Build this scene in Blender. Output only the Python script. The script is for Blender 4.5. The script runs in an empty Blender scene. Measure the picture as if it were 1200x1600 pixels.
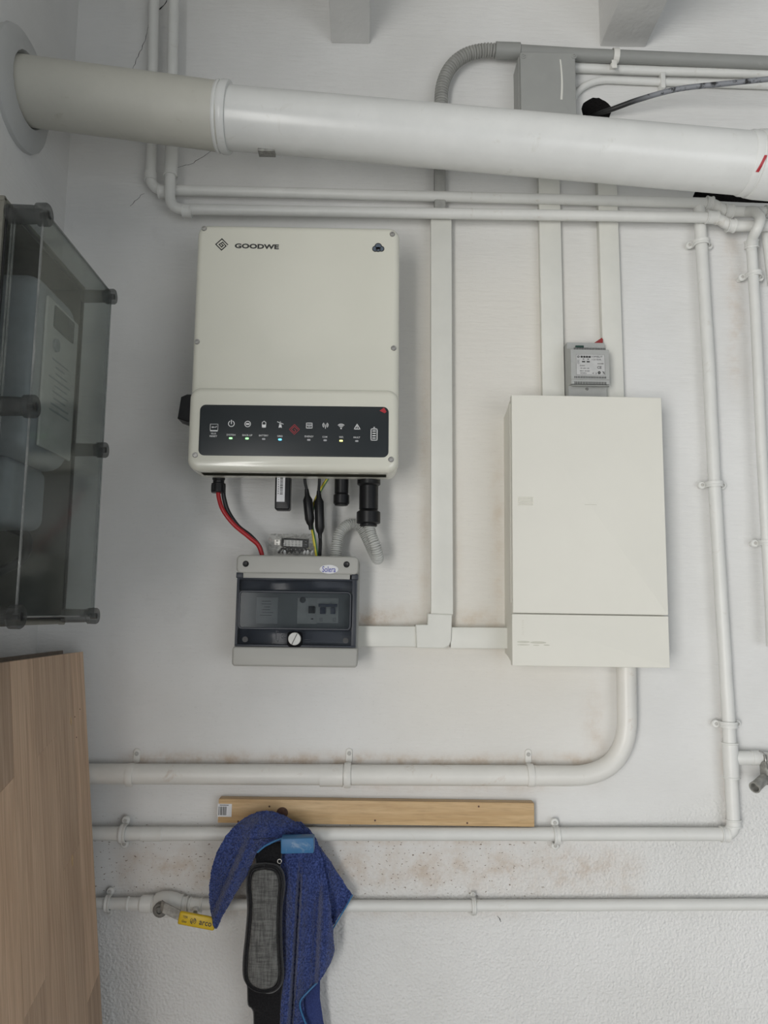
import bpy, bmesh, math, random
from mathutils import Vector, Matrix, noise
random.seed(7)
# ------------------------------------------------------------------ camera
F, D, H = 1202.0, 1.48, 1.45           # focal length in px of a 1200x1600 frame, distance to back wall, eye height
Yc = Vector((577-600, 957-800, F)).normalized()
s_ = 0.01
Xc = Vector((1, s_, -(Yc.x+Yc.y*s_)/Yc.z)).normalized()
Zc = Xc.cross(Yc)
CAM = Vector((0, -D, H))
cd = bpy.data.cameras.new('camera'); cam = bpy.data.objects.new('camera', cd)
bpy.context.scene.collection.objects.link(cam); bpy.context.scene.camera = cam
right = Vector((Xc.x, Yc.x, Zc.x)); down = Vector((Xc.y, Yc.y, Zc.y)); fwd = Vector((Xc.z, Yc.z, Zc.z))
R3 = Matrix((right, -down, -fwd)).transposed()
cam.matrix_world = Matrix.Translation(CAM) @ R3.to_4x4()
cd.sensor_fit = 'VERTICAL'; cd.sensor_height = 36; cd.sensor_width = 27; cd.lens = 36*F/1600
cd.clip_start = .02
sc = bpy.context.scene
# ------------------------------------------------------------------ light
w = bpy.data.worlds.new('world'); sc.world = w; w.use_nodes = True
wn = w.node_tree.nodes; wl = w.node_tree.links
bg = wn['Background']
tc = wn.new('ShaderNodeTexCoord'); sep = wn.new('ShaderNodeSeparateXYZ'); cr = wn.new('ShaderNodeValToRGB')
wl.new(tc.outputs['Generated'], sep.inputs[0]); wl.new(sep.outputs['Z'], cr.inputs[0]); wl.new(cr.outputs[0], bg.inputs[0])
cr.color_ramp.elements[0].position = .0; cr.color_ramp.elements[0].color = (.72, .86, 1, 1)
cr.color_ramp.elements[1].position = 1; cr.color_ramp.elements[1].color = (.62, .76, 1, 1)
bg.inputs[1].default_value = 0.17
def area(name, loc, target, sx, sy, power, col):
    l = bpy.data.lights.new(name, 'AREA'); l.shape = 'RECTANGLE'; l.size = sx; l.size_y = sy; l.energy = power; l.color = col
    o = bpy.data.objects.new(name, l); sc.collection.objects.link(o); o.location = loc
    o.rotation_euler = (Vector(target)-Vector(loc)).to_track_quat('-Z', 'Y').to_euler(); return o
area('doorway_daylight', (-1.6, -3.2, 1.15), (-1.3, 0, 1.2), 1.8, 1.7, 138, (1, .982, .95))
area('side_daylight', (1.6, -3.3, .95), (.2, 0, 1.2), 1.8, 1.5, 20, (.96, .98, 1))
vs = sc.view_settings; vs.view_transform = 'Standard'; vs.look = 'None'; vs.gamma = 1; vs.use_curve_mapping = False
vs.exposure = 0.06
# ------------------------------------------------------------------ pixel -> place in the room
def P(u, v, y=None, x=None):
    d = right*(u-600) + down*(v-800) + fwd*F
    t = (y-CAM.y)/d.y if x is None else (x-CAM.x)/d.x
    return CAM + d*t
# ------------------------------------------------------------------ node helper and materials
class NT:
    def __init__(s, name):
        s.m = bpy.data.materials.new(name); s.m.use_nodes = True
        s.n = s.m.node_tree.nodes; s.l = s.m.node_tree.links; s.b = s.n['Principled BSDF']; s.out = s.n['Material Output']
        s.co = s.n.new('ShaderNodeTexCoord').outputs['Object']
    def put(s, sock, v):
        if hasattr(v, 'is_output') or isinstance(v, bpy.types.NodeSocket): s.l.new(v, sock)
        else: sock.default_value = v
    def mp(s, scale, co=None, rot=(0,0,0)):
        n = s.n.new('ShaderNodeMapping'); s.l.new(co or s.co, n.inputs[0]); n.inputs['Scale'].default_value = scale; n.inputs['Rotation'].default_value = rot
        return n.outputs[0]
    def noise(s, scale, detail=3, rough=.5, co=None, dist=0, off=None):
        n = s.n.new('ShaderNodeTexNoise'); s.l.new(co or s.co, n.inputs['Vector'])
        n.inputs['Scale'].default_value = scale; n.inputs['Detail'].default_value = detail; n.inputs['Roughness'].default_value = rough; n.inputs['Distortion'].default_value = dist
        return n.outputs['Fac']
    def vor(s, scale, co=None, feature='F1', rnd=1):
        n = s.n.new('ShaderNodeTexVoronoi'); s.l.new(co or s.co, n.inputs['Vector']); n.feature = feature
        n.inputs['Scale'].default_value = scale; n.inputs['Randomness'].default_value = rnd
        return n.outputs['Distance']
    def math(s, op, a, b=0.0, c=0.0):
        n = s.n.new('ShaderNodeMath'); n.operation = op; s.put(n.inputs[0], a); s.put(n.inputs[1], b); s.put(n.inputs[2], c); return n.outputs[0]
    def ramp(s, f, lo, hi, a=0.0, b=1.0):
        n = s.n.new('ShaderNodeMapRange'); s.put(n.inputs[0], f); n.inputs[1].default_value = lo; n.inputs[2].default_value = hi
        n.inputs[3].default_value = a; n.inputs[4].default_value = b; n.clamp = True; n.interpolation_type = 'SMOOTHSTEP'; return n.outputs[0]
    def mix(s, f, a, b):
        n = s.n.new('ShaderNodeMix'); n.data_type = 'RGBA'; s.put(n.inputs[0], f)
        s.put(n.inputs[6], a if not isinstance(a, tuple) else (*a, 1)); s.put(n.inputs[7], b if not isinstance(b, tuple) else (*b, 1)); return n.outputs[2]
    def bump(s, h, strength=.3, dist=.001, nrm=None):
        n = s.n.new('ShaderNodeBump'); s.put(n.inputs['Height'], h); s.put(n.inputs['Strength'], strength); n.inputs['Distance'].default_value = dist
        if nrm: s.l.new(nrm, n.inputs['Normal'])
        s.l.new(n.outputs[0], s.b.inputs['Normal']); return n.outputs[0]
    def xyz(s):
        n = s.n.new('ShaderNodeSeparateXYZ'); s.l.new(s.co, n.inputs[0]); return n.outputs
    def fin(s, col=None, rough=.5, metal=0, spec=.5, coat=0):
        if col is not None: s.put(s.b.inputs['Base Color'], (*col, 1) if isinstance(col, tuple) else col)
        s.put(s.b.inputs['Roughness'], rough); s.b.inputs['Metallic'].default_value = metal; s.b.inputs['Specular IOR Level'].default_value = spec
        s.b.inputs['Coat Weight'].default_value = coat
        return s.m
def plain(name, col, rough=.45, metal=0, var=.06, scale=60, bump=.1, spec=.5, dist=.0006, coat=0):
    t = NT(name); f = t.noise(scale, 4, .6)
    dark = tuple(c*(1-var) for c in col); lite = tuple(min(1, c*(1+var*.5)) for c in col)
    c = t.mix(t.ramp(f, .3, .7), dark, lite)
    if bump: t.bump(t.noise(scale*8, 2), bump, dist)
    return t.fin(c, rough, metal, spec, coat)
def painted(name, col, lump=.35, dirt=(.42, .35, .26), dirt_amt=.35, rough=.42):
    t = NT(name); big = t.noise(14, 4, .6); fine = t.noise(90, 3, .6); streak = t.noise(30, 4, .7, dist=.6)
    c = t.mix(t.ramp(big, .35, .7), tuple(x*.95 for x in col), col)
    c = t.mix(t.math('MULTIPLY', t.ramp(streak, .60, .78), dirt_amt), c, dirt)
    t.bump(t.math('ADD', t.math('MULTIPLY', fine, .5), t.noise(35, 2)), lump, .002)
    return t.fin(c, rough)
def see_through(name, tint, gloss=.12, dust=.06, dustcol=(.5, .5, .48)):
    t = NT(name); n = t.n
    tr = n.new('ShaderNodeBsdfTransparent'); tr.inputs[0].default_value = (*tint, 1)
    gl = n.new('ShaderNodeBsdfGlossy'); gl.inputs['Roughness'].default_value = .12
    di = n.new('ShaderNodeBsdfDiffuse'); di.inputs[0].default_value = (*dustcol, 1)
    fr = n.new('ShaderNodeFresnel'); fr.inputs[0].default_value = 1.45
    m1 = n.new('ShaderNodeMixShader'); m2 = n.new('ShaderNodeMixShader')
    d = t.ramp(t.noise(18, 5, .7), .3, .8, dust*.4, dust*1.6)
    t.l.new(d, m1.inputs[0]); t.l.new(tr.outputs[0], m1.inputs[1]); t.l.new(di.outputs[0], m1.inputs[2])
    g = t.math('MINIMUM', t.math('MULTIPLY', fr.outputs[0], gloss*8), .5)
    t.l.new(g, m2.inputs[0]); t.l.new(m1.outputs[0], m2.inputs[1]); t.l.new(gl.outputs[0], m2.inputs[2])
    t.l.new(m2.outputs[0], t.out.inputs[0]); return t.m
def glow(name, col, strength):
    t = NT(name); t.b.inputs['Emission Color'].default_value = (*col, 1); t.b.inputs['Emission Strength'].default_value = strength
    return t.fin(col, .3)

def wall_material(name, dirt=True):
    t = NT(name); x, y, z = t.xyz()
    big = t.noise(3, 4, .6); mid = t.noise(12, 5, .65)
    c = t.mix(t.ramp(big, .3, .7), (.69, .685, .665), (.76, .757, .742))
    c = t.mix(t.ramp(mid, .55, .8, 0, .35), c, (.60, .59, .57))
    if dirt:
        def line(coord, at, wd): 
            d = t.math('DIVIDE', t.math('SUBTRACT', coord, at), wd); return t.math('POWER', 2.718, t.math('MULTIPLY', t.math('MULTIPLY', d, d), -1.0))
        def span(coord, a, b, soft=.03): return t.math('MULTIPLY', t.ramp(coord, a-soft, a+soft), t.ramp(coord, b-soft, b+soft, 1, 0))
        nz = t.ramp(t.noise(22, 5, .7), .38, .72); st = t.ramp(t.noise(16, 4, .7, t.mp((1, 1, 5))), .42, .7)
        masks = [
          (line(z, 1.176, .014), span(x, -.45, .43), .8), (line(z, 1.132, .012), span(x, -.05, .35), .35),
          (line(x, .105, .012), span(z, 1.42, 1.95, .1), .55), (line(z, 1.437, .022), span(x, -.02, .26), 1.1),
          (line(x, .168, .012), span(z, 1.42, 1.7, .1), .35), (line(x, .248, .012), span(z, 1.38, 1.75, .1), .8),
          (line(z, .985, .04), span(x, -.45, .5), .6), (line(z, 1.035, .012), span(x, -.1, .3), .5), (line(z, .915, .014), span(x, -.3, .3), .3),
          (line(x, .425, .022), span(z, 1.15, 1.3, .05), .45), (line(x, .735, .02), span(z, 1.9, 2.25, .05), .35), (line(x, .668, .008), span(z, 1.05, 1.3), .3)]
        tot = None
        for a, b, k in masks:
            m = t.math('MULTIPLY', t.math('MULTIPLY', a, b), k); tot = m if tot is None else t.math('MAXIMUM', tot, m)
        tot = t.math('MULTIPLY', tot, t.math('ADD', t.math('MULTIPLY', nz, .8), .25))
        c = t.mix(tot, c, (.46, .33, .22))
        # warmer cream tone in the middle of the wall and specks of flaked paint
        warm = t.math('MULTIPLY', t.math('MULTIPLY', span(x, .02, .45, .12), span(z, 1.2, 2.2, .15)), .6)
        c = t.mix(warm, c, (.74, .70, .62))
        sp = t.math('LESS_THAN', t.noise(150, 2, .5, t.mp((1, 1, 1.8))), .335)
        spz = t.math('MULTIPLY', t.math('ADD', span(z, .93, 1.06, .03), .06), t.math('ADD', span(x, -.5, .3, .1), .15))
        c = t.mix(t.math('MULTIPLY', sp, spz), c, (.22, .17, .13))
    # relief: brushed coat above, stippled coat below
    brush = t.noise(60, 4, .6, t.mp((.35, .35, 2.2))); lumps = t.noise(26, 3, .5); stip = t.noise(190, 3, .6); vo = t.vor(230, feature='SMOOTH_F1')
    zz = t.math('ADD', z, t.math('MULTIPLY', t.math('SUBTRACT', t.noise(6, 3), .5), .12))
    zz = t.math('SUBTRACT', zz, t.math('MULTIPLY', x, .16))
    low = t.ramp(zz, .90, 1.06, 1, 0)
    h = t.math('ADD', t.math('MULTIPLY', brush, 1.1), t.math('MULTIPLY', lumps, .75))
    h2 = t.math('ADD', t.math('MULTIPLY', stip, 1.5), t.math('MULTIPLY', vo, 1.2))
    hh = t.math('ADD', h, t.math('MULTIPLY', h2, t.math('MULTIPLY', low, 1.3)))
    t.bump(hh, .5, .0026)
    return t.fin(c, t.ramp(low, 0, 1, .55, .42), 0, .4)
M = {}
M['wall'] = wall_material('white wall paint'); M['ceiling'] = wall_material('ceiling paint', False)
M['floor'] = plain('grey concrete', (.45, .44, .42), .8, var=.25, scale=9, bump=.4)
M['hole'] = plain('shade-black cavity', (.012, .010, .010), .95, var=.4, scale=40, bump=1, dist=.01)  # near-black colour stands in for the shade inside holes and cracks
M['pipe'] = painted('painted pipe', (.73, .73, .70))
M['drain'] = painted('drain plastic', (.74, .745, .725), .12, (.40, .37, .28), .22, .27)
M['drain_old'] = painted('aged drain plastic', (.56, .55, .49), .2, (.34, .32, .25), .5, .5)
M['trunk'] = plain('trunking plastic', (.72, .715, .66), .42, var=.04, scale=12, bump=.04)
M['conduit'] = painted('painted conduit', (.76, .745, .70), .25, (.42, .28, .18), .45, .4)
M['grey_pvc'] = painted('grey conduit plastic', (.30, .305, .29), .15, (.5, .5, .48), .2, .5)
M['grey_box'] = painted('grey box plastic', (.345, .35, .335), .12, (.46, .46, .44), .15, .5)
M['flex'] = plain('grey corrugated plastic', (.52, .525, .50), .45, var=.08, bump=.05)
M['flex_dark'] = plain('dusty corrugated plastic', (.33, .33, .31), .6, var=.12, bump=.05)
M['ivory'] = plain('glossy ivory enamel', (.70, .69, .60), .22, var=.015, scale=6, bump=.02, coat=.3)
M['heatsink'] = plain('grey aluminium', (.42, .42, .40), .45, .6)
M['panel'] = plain('dark display film', (.026, .031, .034), .33, var=.1, scale=5, bump=0, spec=.3)
M['print_white'] = plain('white print', (.75, .75, .75), .5, bump=0)
M['print_dark'] = plain('dark print', (.03, .03, .028), .35, bump=0)
M['print_red'] = plain('red print', (.42, .03, .04), .35, bump=0)
M['print_blue'] = plain('blue print', (.02, .03, .35), .4, bump=0)
M['slate'] = plain('slate print', (.10, .13, .17), .35, bump=0)
M['led_off'] = plain('unlit lamp', (.45, .45, .47), .35, bump=0)
M['led_green'] = glow('green lamp', (.35, 1, .35), 1.5); M['led_blue'] = glow('blue lamp', (.1, .62, 1), 2.6); M['led_yellow'] = glow('yellow lamp', (1, .95, .25), 1.8)
M['steel'] = plain('steel', (.45, .44, .42), .35, .9, var=.2, scale=200)
M['dull_metal'] = plain('dull grey metal', (.36, .355, .33), .5, .45, var=.3, scale=120, bump=.3)
M['black'] = plain('black plastic', (.011, .011, .012), .38, var=.2, bump=.05, spec=.35)
M['void'] = plain('matt black plastic', (.006, .006, .007), .8, bump=0, spec=.1)
M['hub'] = plain('weathered hub metal', (.17, .165, .15), .5, .5, var=.3, scale=120, bump=.3)
M['black_rubber'] = plain('black cable', (.016, .016, .017), .45, bump=.1)
M['red_cable'] = plain('red cable', (.42, .018, .022), .35, bump=.03)
M['yellow_cable'] = plain('yellow cable', (.62, .52, .04), .4, bump=.03)
M['green_cable'] = plain('green cable', (.05, .18, .06), .4, bump=.03)
M['sol_grey'] = plain('warm grey plastic', (.40, .395, .365), .45, var=.03, scale=10, bump=.08)
M['sol_dark'] = plain('dark blue grey plastic', (.022, .027, .038), .45, bump=.03)
M['sol_clear'] = see_through('smoked door plastic', (.66, .68, .69), .025, .06, (.3, .33, .36))
M['sol_smoke'] = see_through('dark smoked plastic', (.52, .54, .58), .025, .07, (.25, .27, .3))
M['sol_in'] = plain('inner mask plastic', (.26, .27, .27), .5)
M['module'] = plain('pale module plastic', (.62, .62, .59), .45, bump=.05)
M['module_blue'] = plain('navy toggle plastic', (.03, .04, .09), .4)
M['paper'] = plain('white label paper', (.74, .74, .75), .5, bump=.05)
M['grey_label'] = plain('grey printed label', (.52, .52, .51), .45, bump=0)
M['cream'] = plain('cream enamel', (.75, .735, .665), .6, var=.02, scale=5, bump=.04)
M['cream'].node_tree.nodes['Principled BSDF'].inputs['Specular IOR Level'].default_value = .25
M['mod_grey'] = plain('light grey plastic', (.40, .405, .39), .5, var=.04, bump=.04)
M['beige'] = plain('beige polyester', (.17, .165, .135), .5, var=.1)
M['clear'] = see_through('dusty clear plastic', (.82, .84, .835), .03, .05, (.32, .32, .30))
M['clear_boss'] = see_through('thick clear plastic', (.60, .61, .61), .05, .22, (.20, .20, .19))
M['inner_dark'] = plain('shade-dark back plate', (.03, .04, .045), .5)  # shade of the enclosed cabinet interior put into the plate colour
M['meter_white'] = plain('pale meter plastic', (.36, .38, .40), .4, bump=.03)
M['lcd'] = plain('grey display glass', (.10, .115, .11), .15, bump=0)
M['blue_paint'] = painted('chipped blue paint', (.03, .15, .33), .3, (.5, .55, .58), .5, .45)
M['bag'] = see_through('clear bag film', (.95, .95, .94), .03, .07, (.7, .7, .68))
def cracked():
    t = NT('paint spattered cable'); f = t.noise(60, 5, .7); x, y, z = t.xyz()
    c = t.mix(t.math('MULTIPLY', t.ramp(f, .36, .50), t.ramp(x, .035, .10)), (.015, .015, .015), (.24, .25, .27)); t.bump(t.noise(200), .3); return t.fin(c, .5)
M['spatter'] = cracked()
def wood(name, a, b, ring=(1, 1, .05), scale=60, rnd=.3, rough=.5):
    t = NT(name); oi = t.n.new('ShaderNodeObjectInfo')
    va = t.n.new('ShaderNodeVectorMath'); va.operation = 'ADD'; t.l.new(t.co, va.inputs[0])
    cx = t.n.new('ShaderNodeCombineXYZ'); r10 = t.math('MULTIPLY', oi.outputs['Random'], 9.0)
    for i in range(3): t.l.new(r10, cx.inputs[i])
    t.l.new(cx.outputs[0], va.inputs[1]); co = va.outputs[0]
    g = t.noise(scale, 5, .65, t.mp(ring, co), .8); fine = t.noise(scale*5, 3, .6, t.mp((ring[0], ring[1], ring[2]*.6), co))
    c = t.mix(t.ramp(g, .3, .7), a, b); c = t.mix(t.ramp(fine, .45, .75, 0, .4), c, tuple(k*.68 for k in a))
    hs = t.n.new('ShaderNodeHueSaturation'); t.l.new(c, hs.inputs['Color']); t.l.new(t.math('ADD', t.math('MULTIPLY', oi.outputs['Random'], rnd), 1-rnd/2), hs.inputs['Value'])
    t.bump(fine, .15, .0005); return t.fin(hs.outputs[0], rough)
M['beech'] = wood('oiled beech staves', (.44, .29, .185), (.60, .425, .29), (1, 1, .035), 110, .45)
M['pine'] = wood('pine batten', (.50, .325, .155), (.63, .445, .24), (.05, 1, 1), 110, 0)
M['dark_board'] = plain('brown board', (.13, .095, .065), .6, var=.2)
M['knot'] = plain('dark knot', (.11, .05, .03), .6, var=.4, scale=200)
def cloth(name, a, b, scale, bmp, rough=.95):
    t = NT(name); n1 = t.noise(scale, 3, .7); n2 = t.noise(18, 3)
    c = t.mix(t.ramp(n1, .35, .68), a, b); c = t.mix(t.ramp(n2, .4, .75, 0, .3), c, tuple(k*.6 for k in a))
    t.bump(n1, bmp, .002); t.b.inputs['Sheen Weight'].default_value = .3; return t.fin(c, rough, 0, .15)
M['terry'] = cloth('blue terry cloth', (.014, .026, .10), (.070, .105, .31), 330, 1.0)
M['towel_back'] = cloth('blue flat weave', (.025, .038, .13), (.042, .062, .20), 500, .4)
M['strap'] = cloth('black neoprene', (.006, .006, .007), (.014, .014, .016), 300, .3)
def heather():
    t = NT('grey heather fabric'); a = t.noise(300, 3, .7, t.mp((1, 1, .12))); b = t.noise(300, 3, .7, t.mp((.12, 1, 1)))
    f = t.math('ADD', t.math('MULTIPLY', a, .5), t.math('MULTIPLY', b, .5)); c = t.mix(t.ramp(f, .38, .64), (.075, .075, .072), (.17, .17, .163)); t.bump(f, .4); return t.fin(c, .9, 0, .2)
M['heather'] = heather()
M['grip'] = plain('yellow grip plastic', (.62, .42, .015), .35, var=.05, bump=.03)
M['tag_red'] = plain('dark red plastic', (.28, .03, .03), .4)
M['green_dark'] = plain('dark green plastic', (.02, .06, .045), .4)
# ------------------------------------------------------------------ mesh helper
class G:
    def __init__(s): s.v = []; s.f = []
    def add(s, vs, fs):
        o = len(s.v); s.v += [Vector(v) for v in vs]; s.f += [tuple(i+o for i in f) for f in fs]; return s
    def xf(s, m): s.v = [m @ v for v in s.v]; return s
    def box(s, c, size, b=0, seg=2, m=None):
        bm = bmesh.new(); bmesh.ops.create_cube(bm, size=1)
        for v in bm.verts: v.co = Vector((v.co.x*size[0], v.co.y*size[1], v.co.z*size[2]))
        if b: bmesh.ops.bevel(bm, geom=list(bm.edges), offset=b, segments=seg, profile=.5, affect='EDGES')
        bm.verts.index_update(); c = Vector(c)
        vs = [(m @ v.co if m else v.co)+c for v in bm.verts]; fs = [tuple(v.index for v in f.verts) for f in bm.faces]; bm.free(); return s.add(vs, fs)
    def loops(s, L, cap0=True, cap1=True, closed=True):
        n = len(L[0]); vs = [v for l in L for v in l]; fs = []
        for i in range(len(L)-1):
            for j in range(n if closed else n-1):
                k = (j+1) % n; fs.append((i*n+j, i*n+k, (i+1)*n+k, (i+1)*n+j))
        if cap0: fs.append(tuple(range(n-1, -1, -1)))
        if cap1: fs.append(tuple(range((len(L)-1)*n, len(L)*n)))
        return s.add(vs, fs)
    def sweep(s, path, r, seg=14, caps=True, flat=None):
        path = [Vector(p) for p in path]; n = len(path); L = []
        T = [(path[min(i+1, n-1)]-path[max(i-1, 0)]).normalized() for i in range(n)]
        up = T[0].orthogonal().normalized()
        for i in range(n):
            up = (up - T[i]*up.dot(T[i])).normalized(); bi = T[i].cross(up); rr = r(i) if callable(r) else r
            L.append([path[i] + (up*math.cos(a) + bi*math.sin(a))*rr for a in [2*math.pi*j/seg for j in range(seg)]])
        return s.loops(L, caps, caps)
    def cyl(s, a, b, r, r2=None, seg=20): 
        a = Vector(a); b = Vector(b); return s.sweep([a, b], lambda i: r if i == 0 or r2 is None else r2, seg)
    def lathe(s, o, axis, prof, seg=20):     # prof: list of (distance along axis, radius)
        o = Vector(o); ax = Vector(axis).normalized(); u = ax.orthogonal().normalized(); w_ = ax.cross(u)
        L = [[o + ax*d + (u*math.cos(2*math.pi*j/seg) + w_*math.sin(2*math.pi*j/seg))*max(r, 1e-5) for j in range(seg)] for d, r in prof]
        return s.loops(L)
    def prism(s, poly, y0, y1, b=0):         # poly in (x, z), front at y1 (nearer the camera)
        L = [[(x, y0, z) for x, z in poly]]
        if b:
            cx = sum(p[0] for p in poly)/len(poly); cz = sum(p[1] for p in poly)/len(poly)
            L.append([(x, y1+b, z) for x, z in poly]); L.append([(x-b*(1 if x > cx else -1), y1, z-b*(1 if z > cz else -1)) for x, z in poly])
        else: L.append([(x, y1, z) for x, z in poly])
        return s.loops(L)
    def rbox(s, cx, cz, w_, h, r, y0, y1, b=0, n=6, back=True):   # rounded rectangle facing -y with rounded front edge
        def rr(i):
            out = []; ww, hh, r_ = w_/2-i, h/2-i, max(r-i, .0005)
            for qx, qz, a0 in ((1, 1, 0), (-1, 1, 90), (-1, -1, 180), (1, -1, 270)):
                for k in range(n+1):
                    a = math.radians(a0+90*k/n); out.append((cx+qx*(ww-r_)+r_*math.cos(a), cz+qz*(hh-r_)+r_*math.sin(a)))
            return out
        L = [[(x, y0, z) for x, z in rr(0)]]
        if b:
            for k in range(5):
                a = math.pi/2*k/4; L.append([(x, y1+b-b*math.sin(a), z) for x, z in rr(b*(1-math.cos(a)))])
        else: L.append([(x, y1, z) for x, z in rr(0)])
        return s.loops(L, back, True)
    def ring(s, c, r0, r1, y0, y1, seg=24, a0=0, a1=360):
        c = Vector(c); full = abs(a1-a0) >= 360; k = seg if full else seg+1; L = []
        for (r, y) in ((r0, y0), (r1, y0), (r1, y1), (r0, y1)):
            L.append([(c.x+r*math.cos(math.radians(a0+(a1-a0)*j/seg)), y, c.z+r*math.sin(math.radians(a0+(a1-a0)*j/seg))) for j in range(k)])
        return s.loops(L+[L[0]], False, False, full)
    def line(s, pts, wd, y0, y1, closed=False):   # flat mitred stroke in XZ
        pts = [Vector((p[0], 0, p[1])) for p in pts]; n = len(pts)
        for i in range(n if closed else n-1):
            a, b = pts[i], pts[(i+1) % n]; d = (b-a).normalized()*wd/2; nn = Vector((-d.z, 0, d.x)); a = a-d; b = b+d
            s.prism([(q.x, q.z) for q in (a+nn, a-nn, b-nn, b+nn)], y0, y1)
        return s
def fillet(pts, rad, n=8):
    pts = [Vector(p) for p in pts]; out = [pts[0]]
    for i in range(1, len(pts)-1):
        a, b, c = pts[i-1], pts[i], pts[i+1]; r = rad[i] if isinstance(rad, (list, tuple)) else rad
        u = (a-b); v = (c-b); r = min(r, u.length*.48, v.length*.48); p0 = b+u.normalized()*r; p1 = b+v.normalized()*r
        for k in range(n+1):
            t = k/n; out.append(p0*(1-t)**2 + b*2*t*(1-t) + p1*t*t)
    out.append(pts[-1]); return out
def smooth_path(pts, n=10):
    pts = [Vector(p) for p in pts]; P_ = [pts[0]*2-pts[1]]+pts+[pts[-1]*2-pts[-2]]; out = []
    for i in range(1, len(P_)-2):
        for k in range(n):
            t = k/n; a, b, c, d = P_[i-1:i+3]
            out.append(.5*((2*b)+(c-a)*t+(2*a-5*b+4*c-d)*t*t+(3*b-a-3*c+d)*t**3))
    return out+[pts[-1]]
def resample(path, step):
    L = [0]
    for a, b in zip(path, path[1:]): L.append(L[-1]+(b-a).length)
    n = max(2, int(L[-1]/step)); out = []; j = 0
    for i in range(n+1):
        t = L[-1]*i/n
        while j < len(L)-2 and L[j+1] < t: j += 1
        out.append(path[j].lerp(path[j+1], (t-L[j])/max(L[j+1]-L[j], 1e-9)))
    return out
def obj(name, g, mat, parent=None, smooth=True, angle=35, label=None, kind=None):
    me = bpy.data.meshes.new(name); me.from_pydata([tuple(v) for v in g.v], [], g.f); me.validate()
    bm = bmesh.new(); bm.from_mesh(me); bmesh.ops.recalc_face_normals(bm, faces=bm.faces); bm.to_mesh(me); bm.free()
    if smooth:
        me.polygons.foreach_set('use_smooth', [True]*len(me.polygons)); me.set_sharp_from_angle(angle=math.radians(angle))
    me.materials.append(M[mat] if isinstance(mat, str) else mat)
    o = bpy.data.objects.new(name, me); sc.collection.objects.link(o); o.parent = parent
    if label: o['label'] = label
    if kind: o['kind'] = kind
    return o
def dup(o, parent, loc, rot=None, name=None):
    c = bpy.data.objects.new(name or o.name.split('.')[0], o.data); sc.collection.objects.link(c); c.parent = parent; c.location = loc
    if rot: c.rotation_euler = rot
    return c
def thing(name, label, cat, loc=(0, 0, 0), rot=(0, 0, 0), group=None):
    o = bpy.data.objects.new(name, None); sc.collection.objects.link(o); o.location = loc; o.rotation_euler = rot; o.empty_display_size = .05
    o['label'] = label; o['category'] = cat
    if group: o['group'] = group
    return o
class T:                                      # a thing whose parts are written in room coordinates around its base point
    def __init__(s, name, label, cat, base=(0, 0, 0), ang=0, group=None):
        s.base = Vector(base); s.o = thing(name, label, cat, base, (0, ang, 0), group); s.inv = (Matrix.Translation(s.base) @ Matrix.Rotation(ang, 4, 'Y')).inverted()
    def part(s, name, g, mat, parent=None, local=False, **k):
        if not local: g.xf(s.inv)
        return obj(name, g, mat, parent or s.o, **k)
    def px(s, u, v, yl): return s.inv @ P(u, v, y=s.base.y+yl)
def text(name, body, mat, parent, loc, width=None, height=None, rot=0, depth=.0003, label=None, bold=0):
    cu = bpy.data.curves.new(name, 'FONT'); cu.body = body; cu.size = 1; cu.align_x = 'CENTER'; cu.align_y = 'CENTER'; cu.extrude = .001; cu.offset = bold; cu.resolution_u = 3
    to = bpy.data.objects.new(name, cu); sc.collection.objects.link(to)
    dg = bpy.context.evaluated_depsgraph_get(); me = bpy.data.meshes.new_from_object(to.evaluated_get(dg)); bpy.data.objects.remove(to); bpy.data.curves.remove(cu)
    xs = [v.co.x for v in me.vertices]; ys = [v.co.y for v in me.vertices]; w0 = max(xs)-min(xs); h0 = max(ys)-min(ys); cx = (max(xs)+min(xs))/2; cy = (max(ys)+min(ys))/2
    sx = (width/w0) if width else height/h0; sy = (height/h0) if height else width/w0
    for v in me.vertices: v.co = Vector(((v.co.x-cx)*sx, -(v.co.z/.001)*depth, (v.co.y-cy)*sy))
    me.materials.clear(); me.materials.append(M[mat]); o = bpy.data.objects.new(name, me); sc.collection.objects.link(o); o.parent = parent; o.location = loc; o.rotation_euler = (0, rot, 0)
    if label: o['label'] = label
    return o
M['clamp_screw'] = plain('painted screw', (.50, .49, .46), .5)
# small hardware meshes, shared
_s = G().lathe((0, 0, 0), (0, -1, 0), [(0, .0042), (.0012, .0042), (.002, .0034), (.002, .0022), (.0009, .0018), (.0009, 0)], 16)
def screw(parent, loc, mat='steel', k=1.0, name='screw'):
    o = obj(name, G().add([v*k for v in _s.v], _s.f), mat, parent); o.location = loc; return o
def slot_screw(parent, loc, r=.006, mat='grey_box', name='screw'):
    g = G().lathe((0, 0, 0), (0, -1, 0), [(0, r), (.0012, r), (.0016, r*.9), (.0016, r*.7), (.0004, r*.7), (.0004, 0)], 16)
    g.box((0, -.001, 0), (r*1.5, .0016, r*.3), m=Matrix.Rotation(math.radians(-45), 3, 'Y')); o = obj(name, g, mat, parent); o.location = loc; return o
# ================================================================== THE ROOM
LX = -.625
def struct(name, g, mat, **k): o = obj(name, g, mat, None, **k); o['kind'] = 'structure'; return o
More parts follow.
